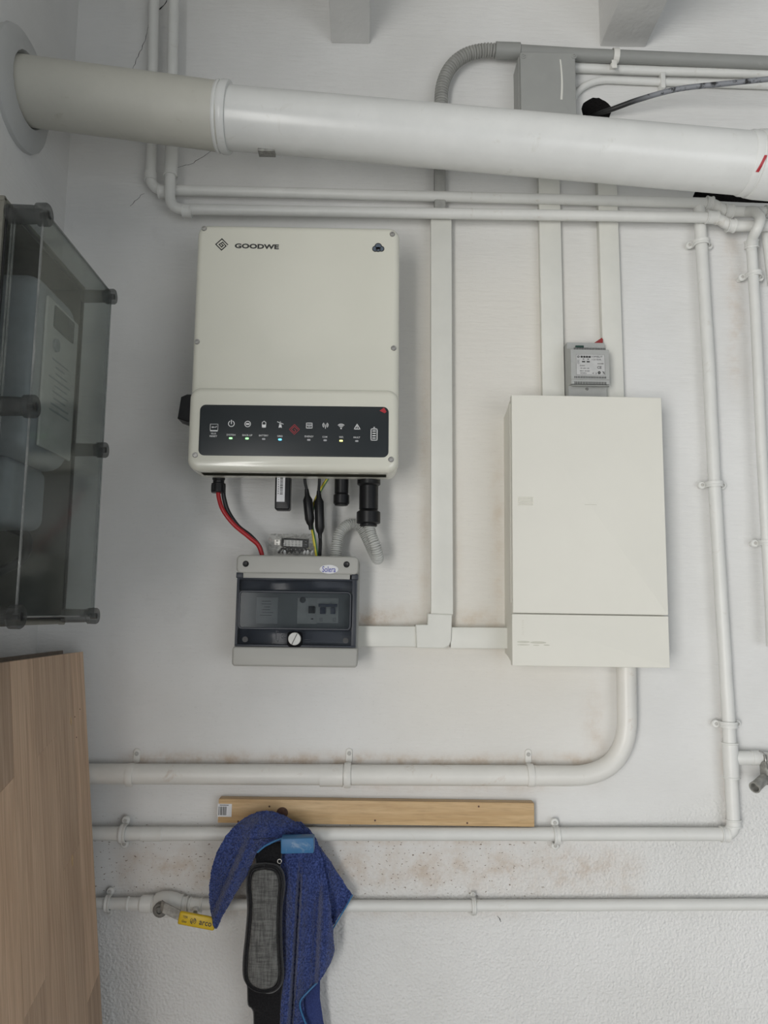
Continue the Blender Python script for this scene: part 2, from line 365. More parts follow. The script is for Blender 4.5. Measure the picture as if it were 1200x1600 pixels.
# back wall with two broken-out holes
def hole_loop(kind):
    if kind == 0:
        c = P(932, 176, y=0); return [(c.x+(.031+.003*math.sin(a*3)+.0012*random.uniform(-1, 1))*math.cos(a), c.z+(.034+.0012*random.uniform(-1, 1))*math.sin(a)) for a in [2*math.pi*i/28 for i in range(28)]]
    a = P(1084, 313, y=0); out = []
    for (u, v) in ((1082, 309), (1096, 313), (1135, 315), (1165, 316.5), (1195, 317.5), (1230, 318), (1260, 300), (1262, 262), (1230, 240), (1150, 240), (1110, 255), (1092, 285)):
        p = P(u, v, y=0); out.append((p.x, p.z))
    return out
def wall_back():
    bm = bmesh.new(); edges = []; lin = G()
    def loop(pts):
        vs = [bm.verts.new((x, 0, z)) for x, z in pts]
        for i in range(len(vs)): edges.append(bm.edges.new((vs[i], vs[(i+1) % len(vs)])))
    loop([(LX-.1, -.02), (2.4, -.02), (2.4, 3.0), (LX-.1, 3.0)])
    for k in (0, 1):
        pts = hole_loop(k); loop(pts)
        cx = sum(p[0] for p in pts)/len(pts); cz = sum(p[1] for p in pts)/len(pts)
        L = [[(cx+(x-cx)*f, y, cz+(z-cz)*f) for x, z in pts] for f, y in ((1, 0), (.97, .03), (.9, .11), (.5, .12))]
        lin.loops(L, False, True)
    bmesh.ops.triangle_fill(bm, use_beauty=True, use_dissolve=False, edges=edges, normal=(0, -1, 0))
    for f in bm.faces:
        if f.normal.y > 0: f.normal_flip()
    me = bpy.data.meshes.new('wall_back'); bm.to_mesh(me); bm.free(); me.materials.append(M['wall'])
    o = bpy.data.objects.new('wall_back', me); sc.collection.objects.link(o); o['kind'] = 'structure'
    obj('hole_lining', lin, 'hole', o, label='black broken-out cavities in the wall')
    # the slab behind, so that no light leaks through
    obj('masonry', G().box((.85, .17, 1.49), (3.2, .06, 3.04)), 'hole', o)
    return o
WB = wall_back()
struct('wall_left', G().box((LX-.05, -.86, 1.49), (.1, 1.78, 3.04)), 'ceiling')
struct('floor', G().box((.4, -2.0, -.05), (5.2, 4.4, .1)), 'floor')
CE = struct('ceiling', G().box((.9, -1.3, 2.99), (3.2, 2.8, .1)), 'ceiling')
for (a, b, v) in ((518, 578, 68), (937, 1008, 73)):
    p = P(a, v, y=0); q = P(b, v, y=0); z0 = p.z
    obj('beam', G().box(((p.x+q.x)/2, -1.2, (z0+2.95)/2), (q.x-p.x, 2.4, 2.95-z0), .003), 'ceiling', CE)
# hairline cracks in the plaster
def crack(pts, wmax):
    g = G(); pp = []
    for i, (u, v) in enumerate(pts): pp.append(P(u, v, y=0))
    pp = resample(pp, .006); n = len(pp)
    pp = [p+Vector((random.uniform(-1, 1)*.0015, 0, random.uniform(-1, 1)*.001)) for p in pp]
    L = []
    for i, p in enumerate(pp):
        wd = wmax*(.25+.75*abs(math.sin(i*.9+1)))*(1-abs(2*i/n-1)**3*.8)
        L.append([(p.x-wd, -.0002, p.z), (p.x, -.0008, p.z), (p.x+wd, -.0002, p.z), (p.x, .001, p.z)])
    g.loops(L); obj('crack', g, 'hole', WB)
crack([(262, 0), (252, 12), (240, 22), (233, 40)], .0022); crack([(233, 40), (228, 60), (215, 90), (205, 112)], .0006)
crack([(337, 232), (300, 256), (276, 262)], .0005); crack([(225, 302), (210, 315), (204, 322)], .0005)
crack([(777, 1431), (781, 1436), (783, 1440)], .0009)
# ================================================================== PIPES
def clamp2(t, c, r, along, wd=.010, tab=.009, k=1.0):
    """two-lug saddle: strap over the pipe, a lug with a screw on either side; along is the pipe direction ('x' or 'z')"""
    c = Vector(c); g = G(); R = r+.0018
    for dx in (-wd/2, wd/2):
        pass
    L = []
    n = 14
    for j in range(n+1):
        a = math.pi*j/n; sx = math.cos(a)*R; sy = -math.sin(a)*R
        row = []
        for e, rr in ((-wd/2, 0), (-wd/2, -.0022), (-wd/4, -.0026), (0, -.0016), (wd/4, -.0026), (wd/2, -.0022), (wd/2, 0)):
            f = 1+(-rr)/R
            if along == 'z': row.append((c.x+sx*f, c.y+sy*f, c.z+e))
            else: row.append((c.x+e, c.y+sy*f, c.z+sx*f))
        L.append(row)
    yl = min(-.004, c.y*.55)
    L.insert(0, [(x_, yl, z_) for x_, y_, z_ in L[0]]); L.append([(x_, yl, z_) for x_, y_, z_ in L[-1]])
    g.loops(L)
    for sgn in (-1, 1):
        d = R+tab*.75
        o = (c.x+sgn*d, yl+.001, c.z) if along == 'z' else (c.x, yl+.001, c.z+sgn*d)
        g.lathe(o, (0, -1, 0), [(o[1]*.9, tab*.55), (-.002, tab*.55), (-.0015, tab*.8), (.001, tab*.85), (.003, tab*.7), (.0034, tab*.35), (.0034, 0)], 14)
    cl = t.part('pipe_clamp', g, 'pipe')
    for sgn in (-1, 1):
        d = R+tab*.75; q = t.inv @ Vector((c.x+sgn*d, yl-.0024, c.z) if along == 'z' else (c.x, yl-.0024, c.z+sgn*d)); screw(cl, q, 'clamp_screw', .75*k)
    return cl
def sleeve(t, a, b, r, name='coupling', mat='pipe', lip=.0012, over=.0022):
    a = Vector(a); b = Vector(b); L = (b-a).length
    return t.part(name, G().lathe(a, b-a, [(0, r), (0, r+over+lip), (.002, r+over+lip), (.0035, r+over), (L-.0035, r+over), (L-.002, r+over+lip), (L, r+over+lip), (L, r)], 24), mat)
def lumpy(path, r, seg=16, amp=.0005):
    g = G().sweep(path, r, seg)
    for i, v in enumerate(g.v): v += Vector(noise.noise_vector(v*60))*amp
    return g
def W(u, v, y): return P(u, v, y=y)
# large drain pipe ------------------------------------------------
t = T('drain_pipe', 'thick white drain pipe crossing the top of the wall from left to right', 'pipe', P(700, 225, y=-.2))
a0 = P(40, 142.5, y=-.218); a1 = P(352, 184, y=-.2); b1 = P(1172, 256, y=-.2); b2 = P(1290, 268, y=-.2)
a0 = a0 + (a0-a1).normalized()*.03
t.part('old_pipe_section', G().sweep(resample([a0, a1], .03), .0575, 48), 'drain_old', label='dull yellowed left section of the drain pipe')
d = (b1-a1).normalized()
t.part('pipe_section', G().sweep(resample([a1, b1], .04), .0537, 48), 'drain')
t.part('coupling_ring', G().lathe(P(340, 182.5, y=-.2), d, [(0, .055), (0, .0592), (.003, .0605), (.006, .0592), (.0065, .058), (.0085, .058), (.009, .0605), (.012, .061), (.021, .061), (.0225, .060), (.0225, .054)], 48), 'drain')
c0 = P(1161, 255, y=-.2)
t.part('coupling', G().lathe(c0, d, [(0, .052), (0, .0545), (.004, .0560), (.012, .0560), (.0125, .0552), (.016, .0552), (.0165, .0575), (.03, .0590), (.16, .0590), (.16, .052)], 48), 'drain')
g = G(); cc = c0+d*.0095; q = []
for k in range(8):
    a = math.radians(-46+k*4); q.append(cc+d*(-.006+.0014*k)*1+Vector((0, -math.cos(a), math.sin(a)))*.0566)
L = [[p-d*.0030, p+d*.0030*(1-.08*k), p+d*.002+Vector((0, -.0005, 0)), p-d*.002+Vector((0, -.0005, 0))] for k, p in enumerate(q)]
g.loops(L); t.part('red_mark', g, 'print_red', label='small red paint mark')
# escutcheon on the left wall
e = a1+(a0-a1)*((LX-a1.x)/(a0.x-a1.x)); fl = G(); L = []; M['flange'] = painted('painted flange', (.50, .505, .495), .2, (.4, .38, .33), .3, .55)
for (dx, ro, ri) in ((.0, .104, 0),):
    for (x_, r_) in ((-.002, .104), (.007, .102), (.012, .094), (.016, .075), (.017, .063), (.010, .0585), (-.002, .0585)):
        L.append([(LX+x_, e.y+r_*math.cos(2*math.pi*j/48)*(1+.03*math.sin(3*j)), e.z+r_*math.sin(2*math.pi*j/48)) for j in range(48)])
fl.loops(L, False, False); t.part('wall_flange', fl, 'flange', label='round painted flange where the pipe meets the left wall')
t.part('pipe_bracket', G().box(P(417, 237.5, y=-.192), (.030, .02, .008), .001), 'dull_metal')
# two thin water pipes along the top ------------------------------------------------
yA = -.026; rA = .0105
t = T('water_pipe', 'upper of the two thin white pipes under the drain pipe, bending up at the left', 'pipe', W(700, 309, yA))
pA = fillet([W(241, -14, yA), W(235, 296, yA), W(1112, 317.5, yA), W(1133, 330, yA), W(1215, 332, yA)], [0, .028, .012, .012, 0])
t.part('pipe_run', lumpy(pA, rA), 'pipe')
for (u, v, u2, v2) in ((248, 299, 263, 299.5), (1103, 317, 1113, 318), (1132, 330, 1145, 330.5), (1195, 331.5, 1212, 332)): sleeve(t, W(u, v, yA), W(u2, v2, yA), rA, 'elbow_socket')
t.part('elbow_socket', G().cyl(W(235.5, 270, yA), W(235.2, 282, yA), rA+.002), 'pipe')
yB = -.044
t = T('water_pipe', 'lower of the two thin white pipes under the drain pipe, just above the inverter', 'pipe', W(700, 335, yB))
pB = fillet([W(272, -14, yB), W(265, 327, yB), W(1120, 340, yB), W(1140, 353, yB), W(1215, 353, yB)], [0, .03, .012, .012, 0])
t.part('pipe_run', lumpy(pB, rA), 'pipe')
for (u, v, u2, v2) in ((1103, 339, 1121, 340.5), (1136, 352, 1148, 353),): sleeve(t, W(u, v, yB), W(u2, v2, yB), rA, 'elbow_socket')
sleeve(t, W(268.6, 226, yB), W(266.6, 275, yB), rA, 'elbow_socket'); sleeve(t, W(285, 330, yB), W(300, 330.3, yB), rA, 'elbow_socket', over=.001)
# branch pipe crossing over them and dropping down at the right edge
yD = -.03
t = T('branch_pipe', 'white pipe near the right edge, curving over the two thin pipes then running down', 'pipe', W(1180, 600, yD))
pD = smooth_path([W(1168, 330, -.03), W(1180, 331, -.05), W(1188, 342, -.068), W(1183, 358, -.068), W(1176, 372, -.05), W(1174, 388, -.036)], 6)
pD += [W(1175, 395, -.032), W(1181, 500, yD), W(1190, 700, yD), W(1204, 950, yD), W(1206, 1010, yD)]
t.part('pipe_run', lumpy(pD, .0100), 'pipe')
sleeve(t, W(1174, 376, -.038), W(1174.5, 388, -.035), .0105, 'elbow_socket')
clamp2(t, W(1179, 429, yD), .0100, 'z'); clamp2(t, W(1200, 848, yD), .0100, 'z')
t = T('riser_pipe', 'white pipe cut by the right edge beside the branch pipe', 'pipe', W(1202, 400, -.02))
t.part('pipe_run', lumpy([W(1194, 345, -.022), W(1201, 400, -.022), W(1204, 424, -.022), W(1206, 444, -.022)], .0085), 'pipe')
# long pipe C: down the right side and along the bottom
yC = -.022; rC = .0118
t = T('long_pipe', 'white pipe dropping down the right side and turning left along the wall under the batten', 'pipe', W(1140, 1305, yC))
kx = [W(1092, 318, yC), W(1096, 380, yC), W(1107, 560, yC), W(1116.5, 757, yC), W(1139, 1132, yC), W(1148, 1304, yC)]
t.part('pipe_run', lumpy(resample(kx[:5], .03)+fillet([W(1139, 1134, yC), W(1147, 1303.5, yC), W(100, 1302.5, yC)], .022), rC), 'pipe')
for (u, v) in ((1096, 380), (1116.5, 757), (1139, 1132)): clamp2(t, W(u, v, yC), rC, 'z', .011)
for (u, v) in ((193, 1303), (869, 1306)): clamp2(t, W(u, v-.5, yC), rC, 'x', .011)
sleeve(t, W(1140.5, 1160, yC), W(1143.2, 1216, yC), rC, 'tee_fitting'); sleeve(t, W(1146, 1280, yC), W(1147, 1292, yC), rC, 'elbow_socket', over=.0012)
sleeve(t, W(1126, 1303.5, yC), W(1138, 1303.5, yC), rC, 'elbow_socket', over=.0012); sleeve(t, W(222, 1303, yC), W(254, 1303, yC), rC, 'coupling', over=.0006, lip=.0004)
t.part('tee_branch', G().lathe(W(1145, 1184, yC), (1, 0, 0), [(0, .0105), (.012, .0128), (.031, .0128), (.0315, .0118), (.034, .0118), (.0345, .0132), (.048, .0132), (.0485, .0105), (.09, .0105)], 24), 'pipe')
# small grey drain tap hanging at the right edge
t = T('drain_tap', 'small grey metal tap hanging below the tee at the right edge', 'tap', W(1195, 1215, -.035))
g = G(); g.lathe(W(1200, 1180, -.028), (-.05, -.25, -1), [(0, .011), (.012, .011), (.013, .016), (.034, .017), (.046, .015), (.047, .010), (.052, .01)], 18)
t.part('tap_body', g, 'dull_metal')
t.part('spout', G().lathe(W(1194, 1217, -.045), (W(1171, 1238, -.075)-W(1194, 1217, -.045)), [(0, .0095), (.028, .0095), (.036, .0105), (.036, .008), (.02, .0075)], 18), 'dull_metal')
w0 = smooth_path([W(1186, 1173, -.044), W(1194, 1178, -.047), W(1197, 1190, -.047), W(1200, 1203, -.055), W(1203, 1215, -.055)], 5)
t.part('wire', G().sweep(w0, .0013, 8), 'steel', label='bent bright wire over the tap')
# gas pipe at the bottom
yG = -.018; rG = .0098
t = T('gas_pipe', 'lowest white pipe, running the full width behind the towel', 'pipe', W(700, 1414, yG))
t.part('pipe_run', lumpy(resample([W(100, 1411, yG), W(600, 1415.5, yG), W(1240, 1413, yG)], .03), rG), 'pipe')
clamp2(t, W(169, 1411.5, yG), rG, 'x', .009, .008); clamp2(t, W(740, 1415, yG), rG, 'x', .007, .006)
sleeve(t, W(199, 1412, yG), W(221, 1412, yG), rG, 'coupling', over=.0008); sleeve(t, W(281, 1413, yG), W(294, 1413, yG), rG, 'coupling', over=.003)
sleeve(t, W(296, 1413, yG), W(316, 1414, yG), rG, 'coupling', over=.0015)
t.part('test_nipple', G().lathe(W(306, 1421, -.030), (.1, -1, -.1), [(-.01, .0055), (.010, .0055), (.010, .0035), (.004, .003)], 16), 'pipe')
t = T('ball_valve', 'painted gas ball valve with grey hub and yellow lever, left of the towel', 'valve', W(251, 1415, yG))
dx = (W(300, 1413, yG)-W(200, 1412, yG)).normalized()
t.part('valve_body', G().lathe(W(221, 1412, yG), dx, [(0, .010), (0, .0145), (.020, .0150), (.021, .0135), (.023, .0135), (.0245, .0175), (.034, .0205), (.048, .0215), (.062, .0190), (.068, .0165), (.0735, .0165), (.0735, .010)], 28), 'pipe')
hb = W(250, 1422, -.046)
t.part('stem_hub', G().lathe(hb+Vector((0, .02, 0)), (0, -1, 0), [(0, .011), (.012, .012), (.014, .0125), (.021, .0125), (.0225, .011), (.0225, .0075), (.027, .0070), (.027, .0045), (.0235, .004), (.0235, 0)], 20), 'hub')
ang = math.atan2(-(1440-1431), (330-280)); ca, sa = math.cos(ang), math.sin(ang)
LV = Matrix.Rotation(-ang, 3, 'Y')
h1 = W(256, 1418, -.060); h2 = W(272, 1426, -.062); h3 = W(284, 1432, -.064)
g = G(); L = []
for p, hw in ((h1+Vector((-.006, .004, .004)), .007), (h1, .0085), (h2, .0085), (h3, .008), (h3+(h3-h2)*.6, .008)):
    n_ = Vector((-sa, 0, ca)); L.append([p+n_*hw+Vector((0, .0015, 0)), p+n_*hw-Vector((0, .0015, 0)), p-n_*hw-Vector((0, .0015, 0)), p-n_*hw+Vector((0, .0015, 0))])
g.loops(L); t.part('lever_arm', g, 'dull_metal', smooth=False)
gc = W(308, 1438.5, -.066)
gp = t.part('lever_grip', G().box(gc, (.064, .008, .0215), .003, 3, LV), 'grip', label='yellow lever grip with dark print')
gr_ = W(0, 0, -.07)
def on_grip(du, dz): return t.inv @ (gc + LV @ Vector((du, -.0042, dz)))
text('lettering', 'TER', 'print_dark', gp, on_grip(-.0205, .0038), height=.0036, width=.0085, rot=-ang)
text('lettering', 'Gas', 'print_dark', gp, on_grip(-.0212, -.0033), height=.0036, width=.0085, rot=-ang)
text('lettering', 'arco', 'print_dark', gp, on_grip(.0155, -.0008), height=.0066, width=.0215, rot=-ang, bold=.01)
g = G()
for k in (-1, 0, 1):
    off = k*.0021; hh = .0046-.0012*abs(k); g.box(LV @ Vector((-.0060+off, 0, .000)), (.0009, .0006, hh*2), 0, 1, LV @ Matrix.Rotation(math.radians(28), 3, 'Y'))
g.ring((0, 0, 0), .0044, .0052, 0, -.0005, 20, 110, 250); 
for i in range(-105, 0): g.v[i] = g.v[i]+LV @ Vector((-.0060, 0, 0))
g.ring((0, 0, 0), .0044, .0052, 0, -.0005, 20, -70, 70)
for i in range(-105, 0): g.v[i] = g.v[i]+LV @ Vector((-.0060, 0, 0))
o = obj('emblem', g, 'print_dark', gp, smooth=False); o.location = on_grip(0, 0)
# conduit from the distribution board, down and left
yS = -.024; rS = .0180
t = T('large_conduit', 'thick white conduit coming down from the distribution board and bending left above the batten', 'conduit', W(600, 1211, yS))
t.part('conduit_run', lumpy(fillet([W(978.5, 1020, yS), W(981, 1212.5, yS), W(100, 1209, yS)], .105, 20), rS, 24, .0004), 'conduit')
sleeve(t, W(500, 1211.5, yS), W(536, 1211.6, yS), rS, 'coupling', 'conduit', .0003, .0016)
def saddle1(t, c, r, wd=.012):
    c = Vector(c); g = G(); R = r+.0005; L = []; n = 18
    for j in range(n+1):
        a = math.radians(-65+235*j/n-0); sz = math.sin(a)*R; sy = -math.cos(a)*R
        row = []
        for e_, f in ((-wd/2, 1), (-wd/2, 1.10), (-wd/5, 1.13), (wd/5, 1.13), (wd/2, 1.10), (wd/2, 1)):
            row.append((c.x+e_, min(c.y+sy*f, -.0008), c.z+sz*f))
        L.append(row)
    g.loops(L)
    g.rbox(c.x+.002, c.z+R+.011, wd, .026, wd*.45, -.0003, -.0030, .0008)
    cl = t.part('pipe_clamp', g, 'conduit'); screw(cl, t.inv @ Vector((c.x+.002, -.003, c.z+R+.015)), 'clamp_screw', .9); return cl
for u in (205, 543, 828): saddle1(t, W(u, 1210.8 if u < 500 else 1211.5, yS), rS+(.0015 if u == 543 else 0))
# ================================================================== GREY CONDUIT, BOX, CREAM CONDUITS, CABLE
yg = -.03
t = T('flexible_conduit', 'grey corrugated conduit arching left of the grey junction box', 'conduit', W(690, 160, yg))
pf = smooth_path([W(778, 79, yg), W(755, 79, yg), W(728, 86, yg), W(706, 103, yg), W(693, 128, yg), W(689, 160, yg), W(689, 240, yg)], 12)
pf = resample(pf, .0008)
t.part('corrugated_tube', G().sweep(pf, lambda i: .0106+.0034*min(1, 1.25*abs(math.sin(i*math.pi/7.5))), 20), 'flex_dark')
t.part('straight_tail', G().box((W(687, 292, -.02)+W(687, 310, -.02))/2, (.0225, .022, .125), .003), 'flex_dark')
t.part('end_collar', G().cyl(W(688, 238, yg), W(688, 262, yg), .0135), 'grey_pvc')
t = T('grey_conduit', 'straight dark grey conduit running right from the junction box under the ceiling beam', 'conduit', W(1050, 93, yg))
t.part('conduit_run', G().sweep(resample([W(800, 79.5, yg), W(905, 86, yg), W(1240, 100, yg)], .03), .0130, 24), 'grey_pvc')
t.part('sleeve', G().lathe(W(774, 78.5, yg), (1, 0, -.02), [(0, .011), (0, .0160), (.05, .0162), (.052, .0125)], 24), 'grey_pvc')
g = G(); L = []
for j in range(15):
    a = math.radians(-95+190*j/14); c_ = W(961, 88, yg); R = .0140
    L.append([(c_.x+e_+.006*(-math.sin(a))*.0, c_.y-math.cos(a)*R*f, c_.z+math.sin(a)*R*f) for e_, f in ((-.006, 1), (-.006, 1.12), (.006, 1.12), (.006, 1))])
g.loops(L); c_ = W(957, 106, -.02); g.box(c_, (.013, .02, .008), .001); c2 = W(960, 100, -.046); g.box((c2.x, c2.y, c2.z), (.011, .0025, .018), .001)
t.part('pipe_clip', g, 'conduit', label='white plastic clip')
bx = T('junction_box', 'grey square junction box half hidden behind the drain pipe', 'junction box', W(858, 140, 0))
p = bx.px(857, 140, -.062); wj = .112
zt = bx.px(857, 82, -.062).z; zb = zt-.150
bx.part('box_body', G().rbox(p.x, (zt+zb)/2-.002, wj+.004, zt-zb+.003, .004, 0, -.05, .001), 'grey_box', local=True)
lid = bx.part('lid', G().rbox(p.x, (zt+zb)/2, wj, zt-zb, .004, -.0505, -.062, .002), 'grey_box', local=True)
for (u, v) in ((818, 88), (897, 88.5)): q = bx.px(u, v, -.062); slot_screw(lid, q, .0052)
for (u, v) in ((818, 0), (897, 0)): q = bx.px(u, 88, -.062); slot_screw(lid, (q.x, q.y, zb+.008), .0052)
q = bx.px(877, 124, -.0622); g = G(); L = []
for k in range(12):
    f = k/11; L.append([(q.x+.0025*math.sin(f*3)-.001+e_*(.0016+.001*f), -.0618-h_, q.z+.044-.088*f) for e_, h_ in ((-1, 0), (-.5, .0006), (.5, .0006), (1, 0))])
g.loops(L); bx.part('paint_drip', g, 'trunk', lid, local=True, label='pale paint drip')
t = T('cream_conduit', 'upper of the two cream conduits right of the junction box', 'conduit', W(1050, 112, -.012))
t.part('conduit_run', lumpy(resample([W(880, 105, -.012), W(1000, 110, -.012), W(1240, 116, -.012)], .02), .0100), 'pipe')
t = T('cream_conduit', 'lower cream conduit bending down into the junction box at its left end', 'conduit', W(1050, 131, -.010))
t.part('conduit_run', lumpy(fillet([W(893, 158, -.010), W(906, 138, -.010), W(935, 124.5, -.010), W(1035, 128.5, -.010), W(1240, 135, -.010)], .03), .0072), 'pipe')
c_ = W(1034, 129, -.010); t.part('pipe_clamp', G().rbox(c_.x, c_.z, .010, .036, .003, 0, -.020, .002), 'pipe')
t = T('black_cable', 'black cable with paint spatter, leaving the wall hole towards the right edge', 'cable', W(940, 176, 0))
t.part('cable_run', G().xf(Matrix()).sweep(resample(smooth_path([W(918, 186, .04), W(935, 178, -.005), W(958, 170, -.03), W(1000, 155, -.05), W(1060, 139, -.07), W(1130, 131, -.09), W(1215, 122, -.11)], 10), .006), .0052, 12), 'black_rubber')
M['spatter_now'] = M['spatter']
bpy.data.objects['cable_run'].data.materials[0] = M['spatter']
# ================================================================== TRUNKING
def trunk_v(name, label, u_top, v_top, u_bot, v_bot, wd, dep, z_ext=0):
    a = P(u_top, v_top, y=-dep); b = P(u_bot, v_bot, y=-dep); x0 = (a.x+b.x)/2
    t = T(name, label, 'trunking', (x0, 0, b.z-z_ext)); h = a.z-b.z+z_ext
    t.part('base', G().box((0, -dep*.4, h/2), (wd-.003, dep*.8, h), .0005), 'trunk', local=True)
    t.part('cover', G().box((0, -dep*.75, h/2), (wd, dep*.5, h), .0012), 'trunk', local=True); return t
trunk_v('cable_trunking', 'long upright white cable trunking between the inverter and the distribution board', 691, 341, 689, 960, .0415, .030)
def trunk_h(label, ua, ub, va, vb, v2a, dep):
    a = P(ua, va, y=-dep); b = P(ub, vb, y=-dep); c = P(ua, v2a, y=-dep); h = a.z-c.z; t = T('cable_trunking', label, 'trunking', ((a.x+b.x)/2, 0, (a.z+c.z)/2)); L_ = b.x-a.x
    t.part('base', G().box((0, -dep*.4, 0), (L_, dep*.8, h-.003), .0005), 'trunk', local=True); t.part('cover', G().box((0, -dep*.75, 0), (L_, dep*.5, h), .0012), 'trunk', local=True); return t
trunk_h('short level trunking from the grey breaker enclosure to the corner piece', 553, 654, 978, 979.5, 1010, .028)
trunk_h('short level trunking from the corner piece to the distribution board', 704, 800, 980, 982, 1013, .028)
t = T('trunking_elbow', 'white moulded corner piece joining the upright and level trunking', 'trunking', W(680, 990, 0))
pts = [(668, 960), (705, 960), (706, 985)]
q = [t.px(u, v, -.034) for u, v in ((668.5, 958.5), (706.5, 960), (705, 1001), (702, 1009), (694, 1013), (651, 1012.5), (649.5, 976), (668, 976))]
t.part('corner_cover', G().prism([(p.x, p.z) for p in q], 0, -.034, .0014), 'trunk', local=True, angle=25)
# two behind the distribution board
for (u0, u1, wd, lb) in ((863, 867, .0435, 'left of the two upright trunkings above the distribution board'), (955, 960, .0395, 'right of the two upright trunkings above the distribution board')):
    t = trunk_v('cable_trunking', lb, u0-3, 240, u1-4, 640, wd, .022, .05)
# ================================================================== INVERTER
inv = T('solar_inverter', 'ivory wall inverter with dark display strip on the left half of the wall', 'inverter', (-.1350, 0, 1.9195-.0))
YF = -.160
def ip(u, v, y=YF): return inv.px(u, v, y)
w_, h_ = .3665, .4555
c_ = ip(462.5, 544.5); cx, cz = c_.x, (ip(462, 351.5).z+ip(462, 738.5).z)/2
inv.part('rear_housing', G().rbox(cx, cz+.030, w_-.035, h_-.075, .012, -.012, -.115, .004), 'heatsink', local=True, label='grey metal rear housing')
inv.part('wall_bracket', G().box((cx, -.007, cz+.03), (w_-.09, .014, .2), .002), 'steel', local=True)
cov = inv.part('front_cover', G().rbox(cx, cz, w_, h_, .020, -.098, YF, .011, 10), 'ivory', local=True)
# raised lower section
zt = ip(460, 609).z; zb = cz-h_/2
g = G().rbox(cx, (zt+zb)/2, w_-.0015, zt-zb, .020, -.12, -.1715, .011, 10); inv.part('lower_fascia', g, 'ivory', cov, local=True)
for (u, v, y) in ((319, 357, YF), (613, 366, YF), (308, 534, YF), (615, 544, YF), (305, 711, -.1715), (611, 718, -.1715)):
    q = ip(u, v, y); screw(inv.o, (q.x, q.y+.0006, q.z), 'steel', 1.15)
YP = -.1715
pc = (ip(313, 632, YP)+ip(607, 711, YP))/2; pw = ip(608, 680, YP).x-ip(312, 680, YP).x; ph = ip(460, 634, YP).z-ip(460, 713, YP).z
pan = inv.part('display_panel', G().rbox(pc.x, ip(460, 673.5, YP).z, pw, ph, .010, YP+.001, YP-.0009, .0003, 8), 'panel', local=True, label='black glossy display strip')
Y2 = YP-.0010
def icon(name, g, mat='print_white'): return inv.part(name, g, mat, pan, local=True, smooth=False)
def dp(u, v): q = ip(u, v, Y2); return q.x, q.z
y0, y1 = Y2+.0002, Y2-.0003
px_ = 1/905.
# power
x, z = dp(361.5, 662); g = G().ring((x, 0, z), 4.0*px_, 5.1*px_, y0, y1, 24, 115, 425); g.line([(x, z+5.5*px_), (x, z)], 1.3*px_, y0, y1); icon('power_icon', g)
x, z = dp(387, 662.5); g = G().ring((x, 0, z), 3.9*px_, 5.0*px_, y0, y1, 24); g.box((x, Y2, z), (5.4*px_, .0005, 2.8*px_), .0001, 1); icon('backup_icon', g)
x, z = dp(412.5, 663); g = G().line([(x-2.8*px_, z-4.8*px_), (x-2.8*px_, z+3*px_), (x, z+5*px_), (x+2.8*px_, z+3*px_), (x+2.8*px_, z-4.8*px_)], 1.0*px_, y0, y1, True); g.box((x, Y2, z-2.7*px_), (6*px_, .0005, 4.4*px_)); icon('battery_icon', g)
x, z = dp(438, 663.5); g = G().line([(x-4.5*px_, z+4.5*px_), (x+4.5*px_, z+1.0*px_)], 1*px_, y0, y1); g.line([(x-2*px_, z-4.5*px_), (x, z+5*px_), (x+2*px_, z-4.5*px_)], 1*px_, y0, y1); g.box((x, Y2, z-2.5*px_), (3.6*px_, .0005, 4*px_)); icon('grid_icon', g)
x, z = dp(483.2, 665); g = G().line([(x-4.5*px_, z-4*px_), (x+4.5*px_, z-4*px_), (x+4.5*px_, z+4*px_), (x-4.5*px_, z+4*px_)], 1.1*px_, y0, y1, True); g.line([(x-4.5*px_, z+.8*px_), (x+4.5*px_, z+.8*px_)], 1.3*px_, y0, y1); g.line([(x-2*px_, z-1.6*px_), (x+2*px_, z-1.6*px_)], .8*px_, y0, y1); icon('energy_icon', g)
x, z = dp(508.5, 665); g = G().line([(x, z-4.5*px_), (x, z+1*px_)], 1*px_, y0, y1)
for r_ in (2.4, 4.2):
    g.ring((x, 0, z+.8*px_), (r_-.4)*px_, (r_+.5)*px_, y0, y1, 10, -55, 55); g.ring((x, 0, z+.8*px_), (r_-.4)*px_, (r_+.5)*px_, y0, y1, 10, 125, 235)
icon('antenna_icon', g)
x, z = dp(533, 666); g = G().ring((x, 0, z-3.5*px_), 0.1*px_, 1.2*px_, y0, y1, 12)
for r_ in (3, 5, 7): g.ring((x, 0, z-3.5*px_), (r_-.5)*px_, (r_+.5)*px_, y0, y1, 12, 45, 135)
icon('wireless_icon', g)
x, z = dp(558, 667); g = G().line([(x-4.6*px_, z-3.6*px_), (x+4.6*px_, z-3.6*px_), (x, z+4.4*px_)], 1.1*px_, y0, y1, True); g.line([(x, z+1.6*px_), (x, z-1.2*px_)], 1*px_, y0, y1); g.line([(x, z-2.3*px_), (x, z-2.4*px_)], .9*px_, y0, y1); icon('warning_icon', g)
x, z = dp(584.5, 679); g = G().line([(x-4.8*px_, z-9*px_), (x+4.8*px_, z-9*px_), (x+4.8*px_, z+9*px_), (x-4.8*px_, z+9*px_)], 1.2*px_, y0, y1, True)
for k in range(4): g.box((x, Y2, z-5.7*px_+k*3.8*px_), (5.4*px_, .0005, 1.5*px_))
g.box((x, Y2, z+11.5*px_), (2.6*px_, .0005, 1.2*px_)); icon('charge_icon', g)
